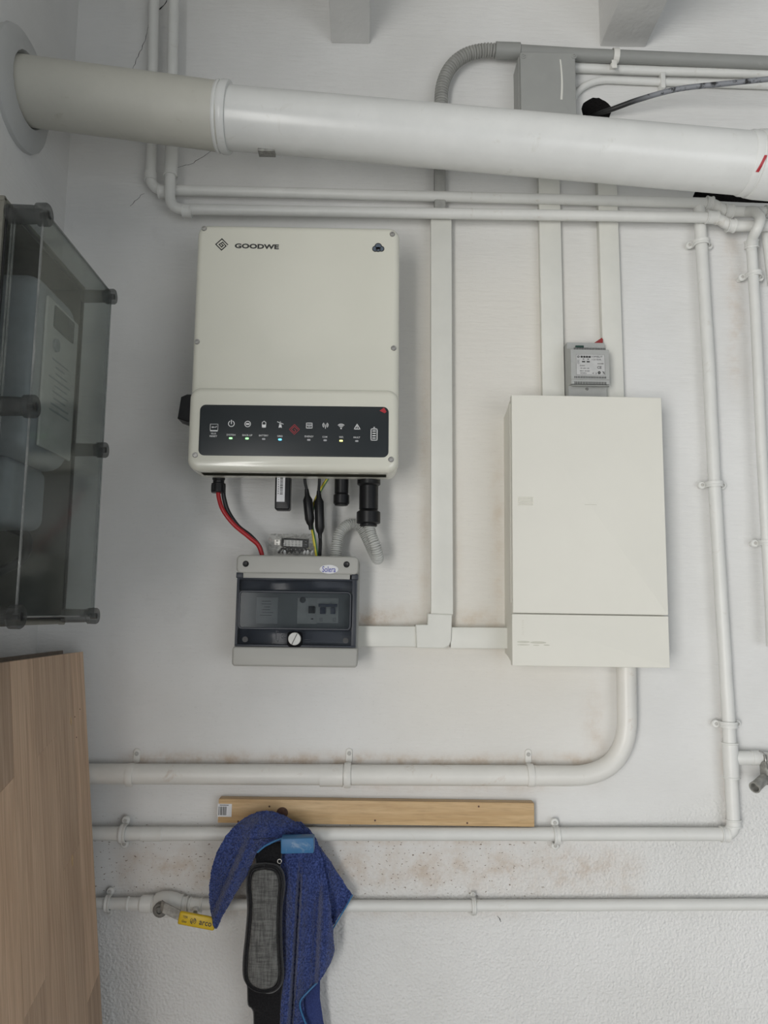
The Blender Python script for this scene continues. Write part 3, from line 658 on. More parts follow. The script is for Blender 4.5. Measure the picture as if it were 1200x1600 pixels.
x, z = dp(334.5, 667.5); g = G().line([(x-6*px_, z-5*px_), (x+6*px_, z-5*px_), (x+6*px_, z+5*px_), (x-6*px_, z+5*px_)], .6*px_, y0, y1, True); g.box((x, Y2, z-6*px_), (11.5*px_, .0005, 1.4*px_)); g.line([(x-3.5*px_, z), (x+3.2*px_, z), (x+3.6*px_, z+1.6*px_)], .9*px_, y0, y1); g.box((x-2*px_, Y2, z), (2.5*px_, .0005, 2*px_)); icon('reset_button', g)
for (s, u, v, wd) in (('Wi-Fi', 333.5, 677.5, 8), ('RESET', 333.5, 681.5, 11.5), ('SYSTEM', 361, 679.5, 14), ('BACK-UP', 386.5, 680, 15.5), ('BATTERY', 412, 680.5, 14.5), ('GRID', 437.5, 681.5, 8.5), ('ENERGY', 483, 682, 14), ('COM', 507.5, 682.7, 7.5), ('WiFi', 533, 683, 6.5), ('FAULT', 557.5, 683.5, 10)):
    x, z = dp(u, v); text('lettering', s, 'print_white', pan, (x, Y2, z), width=wd*px_, height=2.7*px_, rot=math.radians(.65), bold=.006)
for (u, v, m) in ((360.5, 684.8, 'led_green'), (386, 685.2, 'led_green'), (412, 686, 'led_off'), (437.5, 686.8, 'led_blue'), (482.5, 687.4, 'led_off'), (508, 688, 'led_off'), (533, 688.7, 'led_yellow'), (557.5, 689.2, 'led_off')):
    x, z = dp(u, v); g = G().rbox(x, z, 5.2*px_, 2.6*px_, 1.1*px_, Y2+.0005, Y2-.0006); inv.part('indicator_lamp', g, m, pan, local=True, label={'led_green': 'lit green lamp', 'led_blue': 'lit blue lamp', 'led_yellow': 'lit yellow lamp'}.get(m))
def spiral(cx, cz, R, wd, y0, y1):
    g = G(); s = R
    pts = [(R, .0), (0, R), (-R, 0), (0, -R), (R*.72, -R*.28), (R*.14, .0+R*.40), (-R*.44, -.02*R), (0, -R*.46), (R*.26, -R*.18), (R*.02, R*.02)]
    return g.line([(cx+a, cz+b) for a, b in pts], wd, y0, y1)
x, z = dp(460, 671); g = G().line([(x+8*px_, z), (x, z+8*px_), (x-8*px_, z), (x, z-8*px_)], .8*px_, y0, y1, True); g.line([(x+5*px_, z), (x, z+5*px_), (x-5*px_, z), (x, z-5*px_), (x+2.3*px_, z-2*px_), (x, z+.5*px_)], .8*px_, y0, y1); icon('emblem', g, 'print_red')
x, z = dp(600, 642); g = G().prism([(x-7*px_, z), (x, z+5*px_), (x+4*px_, z-1.5*px_), (x+1*px_, z-4*px_), (x-3*px_, z-2*px_)], Y2+.0004, Y2-.0012); icon('film_tab', g, 'print_red')
# print on the cover
q = ip(346.5, 382, YF); inv.part('emblem', spiral(q.x, q.z, 9.6*px_, 1.7*px_, YF+.0004, YF-.0003), 'print_dark', cov, local=True, smooth=False)
q = ip(401.3, 385, YF); text('lettering', 'GOODWE', 'print_dark', cov, (q.x, YF, q.z), width=72*px_, height=8.4*px_, rot=math.radians(.7), bold=.045)
q = ip(591, 387.5, YF)
def cloud(k, y0, y1, mat, name='cloud_badge'):
    g = G()
    for dx, dz, r in ((-4.8, -1.6, 4.6), (0, 2.4, 5.6), (5.2, -1.4, 4.4), (0, -2, 4.4)): g.lathe((q.x+dx*px_, y0, q.z+dz*px_), (0, -1, 0), [(0, (r+k)*px_), (y0-y1, (r+k)*px_)], 22)
    inv.part(name, g, mat, cov, local=True, smooth=False)
cloud(.6, YF+.0005, YF-.0003, 'print_dark'); cloud(-.9, YF-.0001, YF-.0006, 'slate', 'cloud_badge_centre')
text('lettering', 'SEMS', 'print_dark', cov, (q.x, YF-.0006, q.z-2.5*px_), width=9*px_, height=2.6*px_)
# isolator switch at the left side
q1 = [ip(u, v, -.10) for u, v in ((297, 622), (288, 626), (282.5, 659), (297, 664))]
inv.part('isolator_switch', G().prism([(p.x, p.z) for p in q1]+[(q1[-1].x+.02, q1[-1].z), (q1[0].x+.02, q1[0].z)], -.085, -.125, .001), 'black', local=True, label='black rotary switch on the left side')
# glands below
def gz(u, v, y): return inv.px(u, v, y)
def gland(u, v0, v1, r, prof, y=-.085, name='cable_gland'):
    a = gz(u, v0, y); b = gz(u, v1, y); L_ = a.z-b.z
    pr = [(0, r*.8)]
    for f0, f1, k in prof: pr += [(L_*f0, r*k), (L_*f0+.0004, r*k*1.03), (L_*f1-.0012, r*k*1.03), (L_*f1, r*k*.95)]
    g = G().lathe((a.x, a.y, a.z+.025), (0, 0, -1), [(0, r*.85), (.025, r*.85)], 18); g.lathe(a, (0, 0, -1), pr, 24)
    for k_ in range(12):
        an = 2*math.pi*k_/12; f0, f1, k = prof[-1]; g.box((a.x+math.cos(an)*r*k, a.y+math.sin(an)*r*k, a.z-L_*(f0+f1)/2), (.0016, .0016, L_*(f1-f0)*.7), .0004, 1)
    return inv.part(name, g, 'black', local=True), a, b
gland(342, 741, 770, .0125, ((0, .32, .9), (.36, .48, .8), (.5, 1, 1.0)))
inv.part('blue_plug', G().box(gz(368, 737, -.09), (.018, .015, .012), .002), 'print_blue', local=True, label='small blue plug')
gland(534, 742, 790, .0142, ((0, .62, .88), (.66, .95, 1.0), (.955, 1, .8)))
gland(576.5, 742, 823, .0212, ((0, .20, .98), (.22, .68, .80), (.72, .94, 1.0), (.95, 1, .72)))
g = G().rbox(gz(441.5, 760, -.105).x, (gz(441, 740, -.105).z+.012+gz(441, 796, -.105).z)/2, .0275, gz(441, 740, -.105).z+.012-gz(441, 796, -.105).z, .004, -.080, -.105, .003)
dg = inv.part('wireless_stick', g, 'black', local=True, label='black plug-in stick with a white label')
p0 = gz(439.5, 739, -.105); p1 = gz(439.5, 784, -.105)
lb = inv.part('label', G().box((p0.x, -.1052, (p0.z+p1.z)/2+.004), (.0145, .0006, p0.z-p1.z+.008)), 'paper', dg, local=True)
g = G(); zz = p0.z-.002; random.seed(3)
while zz > p1.z+.012:
    hh = random.uniform(.0005, .0016); g.box((p0.x+.001, -.1056, zz), (.0052, .0003, hh)); zz -= hh+random.uniform(.0005, .0013)
for k in range(9): g.box((p0.x-.0045, -.1056, p0.z-.004-k*.0042), (.0012, .0003, .0028))
inv.part('barcode', g, 'print_dark', lb, local=True, smooth=False)
# ------------------------------------------------ cables between inverter and enclosure
t = T('red_cable', 'red cable running from the left gland of the inverter into the grey enclosure', 'cable', W(345, 770, -.085))
t.part('cable_run', G().sweep(smooth_path([W(341, 762, -.085), W(342, 778, -.085), W(349, 798, -.085), W(366, 820, -.08), W(390, 840, -.07), W(404, 853, -.062), W(412, 876, -.055)], 8), .0041, 12), 'red_cable')
t = T('black_cable', 'black cable beside the red one under the left gland', 'cable', W(350, 770, -.08))
t.part('cable_run', G().sweep(smooth_path([W(349, 762, -.08), W(350, 778, -.08), W(357, 800, -.076), W(372, 822, -.070), W(392, 838, -.060), W(406, 855, -.05), W(411, 876, -.045)], 8), .0040, 12), 'black_rubber')
def inline(label, top, a, b, bot, r):
    t = T('data_connector', label, 'connector', W(*a)); A = W(*a); B = W(*b); d = (B-A).normalized(); L_ = (B-A).length
    t.part('connector_body', G().lathe(A, d, [(0, .0035), (.004, .004), (.012, .0048), (.020, r), (L_-.012, r*1.02), (L_-.004, r*.75), (L_, .004), (L_+.008, .0035)], 20), 'black')
    t.part('cable_run', G().sweep(smooth_path([W(*p) for p in top]+[A], 6), .0027, 10), 'black_rubber')
    if bot: t.part('cable_run', G().sweep(smooth_path([B]+[W(*p) for p in bot], 6), .0034, 10), 'black_rubber')
inline('left of the two black inline cable connectors hanging below the inverter', [(476, 735, -.09), (476.5, 752, -.09)], (479, 764, -.09), (485, 821, -.082), None, .0088)
inline('right black inline cable connector, its cable going down into the grey enclosure', [(499, 735, -.095), (499, 752, -.096)], (498, 767, -.098), (500, 834, -.090), [(500.5, 850, -.075), (499, 876, -.06)], .0086)
t = T('earth_cable', 'yellow and green cable passing behind the black connectors', 'cable', W(490, 800, -.07))
pe = resample(smooth_path([W(522, 732, -.075), W(512, 748, -.074), W(501, 766, -.07), W(490, 790, -.066), W(487, 818, -.070), W(491, 843, -.072), W(496, 876, -.06)], 8), .0015)
t.part('cable_run', G().sweep(pe, .0031, 12), 'yellow_cable')
t.part('green_stripe', G().sweep([p+Vector((.0017, -.0017, 0)) for p in pe], .0016, 8), 'green_cable', label='green stripe')
t = T('flexible_conduit', 'light grey corrugated conduit looping from the large gland into the grey enclosure', 'conduit', W(590, 850, -.08))
pc_ = resample(smooth_path([W(577, 815, -.085), W(579, 832, -.088), W(586, 852, -.090), W(590.5, 870, -.078), W(589, 873, -.056), W(583, 862, -.040), W(572, 838, -.030), W(561, 822, -.030), W(547, 819, -.036), W(534, 828, -.045), W(527, 845, -.05), W(524, 878, -.052)], 12), .0006)
t.part('corrugated_tube', G().sweep(pc_, lambda i: .0070+.0034*min(1, 1.25*abs(math.sin(i*math.pi/6.6))), 18), 'flex')
# usb stick in a clear bag
sol_top = -.045
t = T('usb_adapter', 'small black plug-in adapter with silver label lying on the grey enclosure', 'adapter', W(460, 850, -.07))
m_ = Matrix.Rotation(math.radians(2), 3, 'Y')
cb = W(461, 848.5, -.07)
ub = t.part('adapter_body', G().box(cb, (.050, .010, .0165), .002, 2, m_), 'black')
t.part('plug', G().box(W(433.5, 847.5, -.07), (.0115, .0048, .0112), .0006, 1, m_), 'steel')
t.part('plug_hole', G().box(W(433, 845, -.0727), (.0022, .0006, .0022)).box(W(433, 850, -.0727), (.0022, .0006, .0022)), 'print_dark')
lb = t.part('label', G().box(W(458, 849, -.0755), (.0335, .0006, .0115), 0, 1, m_), 'grey_label')
g = G()
for k in range(4):
    for j in range(5): g.box(W(446+j*5.5, 845.5+k*2.5, -.0760), (.0042*random.uniform(.5, 1), .0003, .0008))
t.part('print', g, 'print_dark', lb, smooth=False)
g = G(); nx, nz = 26, 14
for layer in (-.062, -.082):
    L = []
    for i in range(nz+1):
        row = []
        for j in range(nx+1):
            u = 420+(492-420)*j/nx; v = 834+(867-834)*i/nz; n_ = noise.noise(Vector((u*.16, v*.22, layer*50)))
            e_ = min(j, nx-j)/5.; e_ = min(1, e_, i/3.+.15, (nz-i)/2.+.3); p = W(u+2*noise.noise(Vector((v*.2, 1, 0))), v+2*noise.noise(Vector((u*.15, 5, 0))), -.072+(layer+.072)*e_+n_*.006); row.append(p)
        L.append(row)
    g.loops(L, False, False, False)
b_ = obj('plastic_bag', g, 'bag', None, angle=20); b_['label'] = 'crumpled clear plastic bag around the adapter on the enclosure'; b_['category'] = 'bag'
t = T('screw_packet', 'small dark cable offcuts and white anchors lying on the enclosure under the adapter', 'packet', W(470, 862, -.06))
g = G(); random.seed(5)
for k in range(7):
    u = 440+k*6.5; g.sweep(smooth_path([W(u-5, 864, -.06), W(u+2, 859-random.random()*4, -.064), W(u+9, 863, -.058)], 4), .0020, 8)
t.part('cable_offcuts', g, 'black_rubber')
g = G()
for u in (445, 474, 480, 486): g.lathe(W(u, 866, -.066), (random.uniform(-.6, .6), -.3, 1), [(0, .0022), (.005, .0026), (.008, .0012)], 8)
t.part('wall_anchors', g, 'paper')
# ================================================================== GREY BREAKER ENCLOSURE
so = T('breaker_enclosure', 'small grey breaker enclosure with smoked door below the inverter', 'electrical enclosure', (-.1294, 0, 1.4516), math.radians(.4))
YS = -.100
def sp(u, v, y=YS): return so.px(u, v, y)
a = sp(368.5, 866); b = sp(560, 870); c = sp(558, 1043); d_ = sp(364, 1041)
cxs = (a.x+b.x+c.x+d_.x)/4; ws = ((b.x-a.x)+(c.x-d_.x))/2; zt = (a.z+b.z)/2; zb = (c.z+d_.z)/2; hs = zt-zb; czs = (zt+zb)/2
so.part('base', G().rbox(cxs+.002, czs, ws-.002, hs-.002, .008, 0, -.060, .002), 'sol_grey', local=True)
zd1 = sp(460, 901).z; zd0 = sp(460, 1011).z; zl = sp(460, 897).z
# front cover as frame: top band, bottom band, side rails
g = G().rbox(cxs, (zt+zl)/2, ws, zt-zl, .009, -.058, YS, .004); 
g2 = G().rbox(cxs, (zd0+zb)/2, ws+.002, zd0-zb, .006, -.058, YS-.002, .004)
so.part('top_cover', g, 'sol_grey', local=True); so.part('bottom_cover', g2, 'sol_grey', local=True)
so.part('tray', G().box((cxs+.0005, -.070, (zl+zd0)/2), (ws-.004, .026, zl-zd0+.004), .001), 'sol_in', local=True)
# notches: tongue of the grey cover between two dark hinge blocks
zn = sp(460, 903).z
so.part('cover_tongue', G().box((cxs-.001, -.081, (zl+zn)/2-.001), (ws-.028, .036, zl-zn+.004), .0008), 'sol_grey', local=True)
for sgn in (-1, 1): so.part('hinge_block', G().box((cxs+sgn*(ws/2-.0065), -.082, (zl+zn)/2), (.012, .034, zl-zn+.003), .001), 'sol_dark', local=True)
dr = so.part('door_frame', G(), 'sol_dark', local=True) if False else None
zD = sp(460, 904).z; wz = (zD-zd0)
za = sp(460, 923.5).z; zc_ = sp(460, 984).z; xL = sp(372, 950, -.108).x; xR = sp(549, 950, -.108).x
wd_ = ws-.006; fr = G()
xa, xb = cxs-wd_/2, cxs+wd_/2
fr.box(((xa+xb)/2, -.086, (zD+zD-.004)/2), (wd_, .030, .004), .0008); fr.box((xa+.002, -.088, (zD+zd0)/2), (.0045, .028, wz), .0008); fr.box((xb-.004, -.088, (zD+zd0)/2), (.008, .028, wz), .0008)
fr.box(((xa+xb)/2, -.088, zd0+.002), (wd_, .030, .0035), .0008)
door = so.part('door', fr, 'sol_dark', local=True, label='dark frame of the smoked door')
so.part('door_sheet', G().box(((xa+xb)/2, -.1005, (zD+za)/2-.001), (wd_-.006, .0018, zD-za-.002), .0004).box(((xa+xb)/2, -.1005, (zc_+zd0)/2+.001), (wd_-.006, .0018, zc_-zd0-.002), .0004).box((xa+.004, -.1005, (za+zc_)/2), (xL-xa-.002, .0018, za-zc_)).box((xb-.005, -.1005, (za+zc_)/2), (xb-xR-.001, .0018, za-zc_)), 'sol_smoke', door, local=True, label='dark smoked sheet')
# raised window bulge with dark rim
rim = G(); cxw = (xL+xR)/2; ww = xR-xL; hw = za-zc_
def rrp(i, r, n=6):
    out = []
    for qx, qz, a0 in ((1, 1, 0), (-1, 1, 90), (-1, -1, 180), (1, -1, 270)):
        for k in range(n+1):
            an = math.radians(a0+90*k/n); rr = max(r-i, .001); out.append((cxw+qx*(ww/2-i-rr)+rr*math.cos(an), (za+zc_)/2+qz*(hw/2-i-rr)+rr*math.sin(an)))
    return out
rim.loops([[(x, y, z) for x, z in rrp(i, .008)] for i, y in ((0, -.100), (0, -.1075), (.0008, -.1088), (.0028, -.1088), (.0036, -.1075), (.0034, -.100), (0, -.100))], False, False)
so.part('window_rim', rim, 'sol_dark', door, local=True)
so.part('window_pane', G().rbox(cxw, (za+zc_)/2, ww-.004, hw-.004, .006, -.1065, -.1078), 'sol_clear', door, local=True, label='smoked transparent window')
# latch
q = sp(460.5, 998.5, -.103)
g = G().rbox(q.x, q.z-.0005, .0265, .0265, .006, -.098, -.1035, .001); so.part('latch_recess', g, 'void', door, local=True)
g = G().lathe((q.x, -.1035, q.z+.0005), (0, -1, 0), [(0, .0112), (.004, .0112), (.0052, .0104), (.0052, 0)], 28); kn = so.part('latch_knob', g, 'module', door, local=True, label='round white latch')
g = G().box((q.x, -.1092, q.z), (.0012, .0012, .0205), 0, 1, Matrix.Rotation(math.radians(25), 3, 'Y')); so.part('slot', g, 'print_dark', kn, local=True)
q0 = q
g = G()
for (u, v, w2, h2) in ((431.5, 992, .0010, .0155), (434, 986.5, .004, .0008), (434, 1002, .004, .0008), (443, 993, .007, .0007), (443, 996.5, .007, .0007), (480, 999.5, .009, .0007), (480, 1003, .009, .0007), (440.5, 994, .0006, .008)):
    q = sp(u, v, -.1015); g.box((q.x, -.1016, q.z), (w2, .0005, h2))
so.part('moulded_marks', g, 'sol_dark', door, local=True, smooth=False)
for u, v in ((383, 999), (540, 1001)): q = sp(u, v, -.1015); so.part('door_stud', G().lathe((q.x, -.1005, q.z), (0, -1, 0), [(0, .0050), (.0011, .0050), (.0012, 0)], 18), 'black_rubber', door, local=True)
for (u, v) in ((384, 881), (541.5, 882)): q = sp(u, v); so.part('screw_hole', G().lathe((q.x, -.0992, q.z), (0, -1, 0), [(0, .0056), (.0011, .0056), (.0013, .0050), (.0009, .0044), (.0009, 0)], 20), 'black', local=True)
q = sp(514, 889.5); g = G(); n = 36; L = [[(q.x+math.cos(2*math.pi*j/n)*.0170*k, y, q.z+math.sin(2*math.pi*j/n)*.0082*k) for j in range(n)] for k, y in ((1, -.0995), (1, -.1008), (.95, -.1014))]
g.loops(L); bd = so.part('badge', g, 'paper', local=True, label='oval white badge with blue lettering')
text('lettering', 'Solera', 'print_blue', bd, (q.x, -.1014, q.z), width=.0240, height=.0105, bold=.008)
# modules behind the door
ym = -.085
def mod(u0, v0, u1, v1, mat, y=ym, name='breaker', label=None, par=None):
    a = sp(u0, v0, y); b = sp(u1, v1, y); return so.part(name, G().box(((a.x+b.x)/2, y+.006, (a.z+b.z)/2), (b.x-a.x, .012, a.z-b.z), .0006), mat, par, local=True, label=label)
mod(381, 933, 552, 976, 'sol_in', -.080, 'inner_mask')
mod(401, 933, 433.5, 975, 'grey_label', ym, 'breaker', 'left module with a printed label')
a = sp(417, 950, ym-.001); g = G()
for k in range(6): g.box((a.x+random.uniform(-.002, .002), ym-.0004, a.z+.012-k*.005), (.026*random.uniform(.4, .9), .0004, .0009))
so.part('print', g, 'print_dark', bpy.data.objects['breaker'], local=True, smooth=False)
b1_ = mod(465, 934, 480.5, 975, 'module'); b2_ = mod(481, 934, 495, 975, 'module'); b3_ = mod(495.5, 934, 528.5, 974, 'module')
q = sp(473, 937.5, ym); so.part('test_button', G().lathe((q.x, ym, q.z), (0, -1, 0), [(0, .0055), (.003, .005), (.003, 0)], 16), 'black', b1_, local=True)
mod(482, 947, 491.5, 958.5, 'black', ym-.008, 'toggle', None, b2_); mod(485.5, 966, 489.5, 968, 'black', ym-.001, 'mark', None, b2_)
mod(497.5, 943.5, 526.5, 948.5, 'module_blue', ym-.010, 'toggle_bar', None, b3_); mod(500, 949, 508, 959.5, 'module_blue', ym-.008, 'toggle', None, b3_); mod(516.5, 949, 523.5, 959.5, 'module_blue', ym-.008, 'toggle', None, b3_)
mod(499, 965.5, 504, 971.5, 'grey_label', ym-.0006, 'mark', None, b3_); mod(520, 965.5, 525, 971.5, 'grey_label', ym-.0006, 'mark', None, b3_)
# ================================================================== DISTRIBUTION BOARD
db = T('distribution_board', 'large cream distribution board on the right half of the wall', 'electrical enclosure', (.3965, 0, 1.6039), math.radians(.45))
YB = -.100
def bp(u, v, y=YB): return db.px(u, v, y)
xl = (bp(797, 618).x+bp(803, 1040).x)/2; xr = (bp(1034.5, 621).x+bp(1044, 1044).x)/2; zt = (bp(797, 618).z+bp(1034, 621).z)/2; zb = (bp(803, 1040).z+bp(1044, 1044).z)/2; zs = bp(920, 960).z; cx = (xl+xr)/2; wb = xr-xl
# body: sides tapering in at top and bottom towards the wall
g = G(); L = []
for (y, it, ix) in ((0, .018, .0015), (-.030, .014, .001), (-.060, .007, .0006), (-.082, .001, .0003), (-.086, 0, 0)):
    L.append([(xl+.002+ix, y, zb+it), (xr-.002-ix, y, zb+it), (xr-.002-ix, y, zt-it), (xl+.002+ix, y, zt-it)])
g.loops(L); db.part('body', g, 'cream', local=True)
db.part('side_rib', G().box((xl+.0022, -.076, (zs+zt)/2+.004), (.002, .004, zt-zs-.03), .0006), 'cream', local=True)
door = db.part('door', G().rbox(cx+.0005, (zt+zs)/2+.0004, wb, zt-zs-.0008, .0015, -.0862, YB-.002, .0012, 4), 'cream', local=True)
low = db.part('lower_cover', G().rbox(cx+.0002, (zs+zb)/2-.0006, wb+.002, zs-zb-.0012, .0015, -.0862, YB, .0012, 4), 'cream', local=True)
g = G()
for k in range(7): q = bp(821, 777+k*2, YB-.002); g.box((q.x, YB-.0021, q.z), (.0275, .0024, .0010), .0003, 1)
db.part('grip_ribs', g, 'cream', door, local=True)
g = G()
for k in range(7): q = bp(816.5, 970+k*3.6, YB); g.box((q.x, YB-.0001, q.z), (.0030, .0008, .0018), .0003, 1); g.box((q.x+.0028, YB-.0001, q.z), (.0009, .0007, .0022))
db.part('embossed_marks', g, 'cream', low, local=True)
M['smudge'] = plain('worn label residue', (.58, .57, .49), .6)
g = G()
for (u, v, a_, b_2) in ((818, 1003, .012, .0020), (818, 1007.5, .012, .0012), (841, 1004, .015, .0022), (838, 1008.3, .006, .0010), (854, 1008, .006, .0011)):
    q = bp(u, v, YB); n = 16; g.loops([[(q.x+a_*math.cos(2*math.pi*j/n)*k, y, q.z+b_2*math.sin(2*math.pi*j/n)*k) for j in range(n)] for k, y in ((1, YB+.0003), (.95, YB-.0003))])
db.part('glue_residue', g, 'smudge', low, local=True)
q = bp(923, 788.5, YB-.002); g = G().box((q.x, YB-.0021, q.z), (.022, .0005, .0008)); db.part('scratch', g, 'smudge', door, local=True)
# ================================================================== POWER SUPPLY ON TOP OF THE BOARD
zt_w = (db.o.matrix_basis @ Vector((0, 0, zt))).z
ps = T('power_supply', 'grey modular power supply standing on top of the distribution board', 'power supply', (P(915, 617, y=-.04).x, 0, zt_w), math.radians(.3))
def pp(u, v, y): return ps.px(u, v, y)
xa = pp(883, 580, -.022).x; xb = xa+.0735; ztp = pp(915, 535.5, -.040).z; z0 = .0005
prof = [(-.012, z0), (-.046, z0), (-.046, pp(915, 603, -.046).z), (-.066, pp(915, 600, -.066).z), (-.066, pp(915, 546, -.066).z), (-.040, pp(915, 544, -.045).z), (-.040, ztp), (-.012, ztp)]
g = G(); g.loops([[(x, y, z) for y, z in prof] for x in (xa, xb)]); psb = ps.part('housing', g, 'mod_grey', local=True, smooth=False)
ps.part('rail_bracket', G().box(((xa+xb)/2, -.006, .04), (.04, .012, .03)), 'steel', local=True)
zn0 = pp(915, 600, -.066).z; zn1 = pp(915, 546, -.066).z
g = G()
for (v, hh) in ((544.8, .0040), (589.5, .0034), (598.5, .0052)):
    zz = pp(915, v, -.066).z
    for k in range(20): g.box((xa+.007+k*.0031, -.0661, zz), (.0013, .0012, hh))
ps.part('vent_slots', g, 'print_dark', psb, local=True, smooth=False)
for v in (592.5, 602.5): zz = pp(915, v, -.066).z; ps.part('ledge', G().box(((xa+xb)/2, -.064, zz), (.0715, .008, .0010)), 'mod_grey', psb, local=True)
la = pp(897, 553, -.0665); lz = pp(948.5, 587, -.0665); cxl = (la.x+lz.x)/2; czl = (la.z+lz.z)/2; wl_ = .0560; hl = la.z-lz.z
lab = ps.part('label', G().box((cxl, -.0664, czl), (wl_, .0007, hl)), 'grey_label', psb, local=True, label='printed grey rating label')
def LP(fx, fz): return (cxl-wl_/2+wl_*fx, -.0669, czl+hl/2-hl*fz)
g = G(); g.line([(LP(.01, .02)[0], LP(0, .02)[2]), (LP(.99, 0)[0], LP(0, .02)[2]), (LP(.99, 0)[0], LP(0, .98)[2]), (LP(.01, 0)[0], LP(0, .98)[2])], .0003, -.0667, -.0670, True)
x, _, z = LP(.085, .13); g.ring((x, 0, z), .0012, .0022, -.0667, -.0671, 16)
for fx in (.08,): 
    for fz in (.32, .42): x, _, z = LP(fx, fz); g.line([(x-.0016, z-.0014), (x+.0016, z-.0014), (x+.0016, z+.0014), (x-.0016, z+.0014)], .0003, -.0667, -.0670, True)
for k in range(4): x, _, z = LP(.2+.09*k, .13); g.box((x, -.0669, z), (.0040, .0004, .0036))
for fx in (.26, .42):
    x, _, z = LP(fx, .36); g.box((x, -.0669, z), (.0060, .0004, .0024)); x, _, z = LP(fx, .24); g.box((x, -.0669, z), (.0030, .0004, .0014))
for fx in (.60, .68, .76): x, _, z = LP(fx, .9); g.line([(x, z-.002), (x, z+.002)], .0003, -.0667, -.0670)
ps.part('label_print', g, 'print_dark', lab, local=True, smooth=False)
M['grey_print'] = plain('dark grey print', (.10, .10, .10), .5, bump=0)
for (s, fx, fz, wd) in (('OUTPUT', .22, .55, .010), ('33V 60W 1.8A', .30, .67, .017), ('INPUT 100-240V', .30, .80, .019), ('50/60Hz', .25, .90, .012), ('N', .57, .90, .0022), ('L', .70, .90, .0018)):
    x, _, z = LP(fx, fz); text('lettering', s, 'grey_print', lab, (x, -.0668, z), width=wd, height=.0019)
x, _, z = LP(.70, .115); text('lettering', 'COMELIT', 'grey_print', lab, (x, -.0668, z), width=.024, height=.0028)
x, _, z = LP(.71, .25); text('lettering', '1210A', 'grey_print', lab, (x, -.0668, z), width=.018, height=.0028)
x, _, z = LP(.84, .44); text('lettering', 'comelit', 'print_dark', lab, (x, -.0668, z), width=.0120, height=.0018, bold=.02)
x, _, z = LP(.80, .62); text('lettering', 'CE', 'print_dark', lab, (x, -.0668, z), width=.0080, height=.0050, bold=.01)
g = G(); x, _, z = LP(.79, .87); g.ring((x, 0, z), .0008, .0028, -.0667, -.0671, 16); x, _, z = LP(.94, .87); g.line([(x-.002, z-.002), (x+.002, z-.002), (x-.001, z+.002), (x+.002, z+.001)], .0006, -.0667, -.0671); g.line([(x-.0024, z+.0026), (x+.0022, z-.0026)], .0005, -.0667, -.0671)
ps.part('approval_marks', g, 'print_dark', lab, local=True, smooth=False)
q = pp(905.5, 541.5, -.041); ps.part('terminal_plug', G().box((q.x, -.0405, q.z), (.0165, .004, .0042), .0008), 'green_dark', psb, local=True, label='dark green terminal plug')
q = pp(917, 608, -.046); slot_screw(psb, (q.x, -.046, q.z), .0028, 'steel')
for x_ in (xa+.0105, xb-.0085): ps.part('foot', G().box((x_, -.0465, .0022), (.0125, .003, .0036), .0005), 'black', psb, local=True)
for x_ in (xa+.022, xb-.016): ps.part('seam', G().box((x_, -.0462, .0085), (.0005, .0006, .015)), 'print_dark', psb, local=True)
q = [pp(u, v, -.030) for u, v in ((927, 537), (939.5, 528.5), (941.5, 531), (941, 537))]
ps.part('red_tag', G().prism([(p.x, p.z) for p in q], -.027, -.033), 'tag_red', local=True, label='dark red tag sticking up behind')
# ================================================================== METER BOX ON THE LEFT WALL
zA, zB_ = 1.9385, 1.4390; yn, yf = -.588, -.338; XF = -.402; XJ = -.447
mb = T('meter_box', 'beige meter cabinet with clear cover on the left wall', 'electrical enclosure', (LX, (yn+yf)/2, zB_))
mb.inv = Matrix.Translation(-mb.base)
yc_ = (yn+yf)/2; zc2 = (zA+zB_)/2; hh = zA-zB_; dd = yf-yn; th = .004
g = G()
for (c, s) in (((XJ+LX)/2, 0),):
    dep = XJ-LX-.001
    g.box((c, yn+th/2-.004, zc2), (dep, th, hh+.012), .001); g.box((c, yf-th/2+.004, zc2), (dep, th, hh+.012), .001)
    g.box((c, yc_, zA+.004), (dep, dd+.006, th), .001); g.box((c, yc_, zB_-.004), (dep, dd+.006, th), .001); g.box((LX+.004, yc_, zc2), (.006, dd, hh), .001)
mb.part('base_box', g, 'beige')
g = G()
for z_ in (zA+.006, zB_-.006): g.box((XJ-.004, yc_, z_), (.009, dd+.02, .006), .0015)
for y_ in (yn-.006, yf+.006): g.box((XJ-.004, y_, zc2), (.009, .006, hh+.02), .0015)
mb.part('rim', g, 'beige'); 
mb.part('gasket', G().box((XJ, yn-.001, zc2), (.0035, .004, hh), .0005).box((XJ, yf+.001, zc2), (.0035, .004, hh), .0005).box((XJ, yc_, zA), (.0035, dd, .003)).box((XJ, yc_, zB_), (.0035, dd, .003)), 'black_rubber')
mb.part('back_plate', G().box((LX+.012, yc_, zc2), (.006, dd-.02, hh-.02), .001), 'inner_dark')
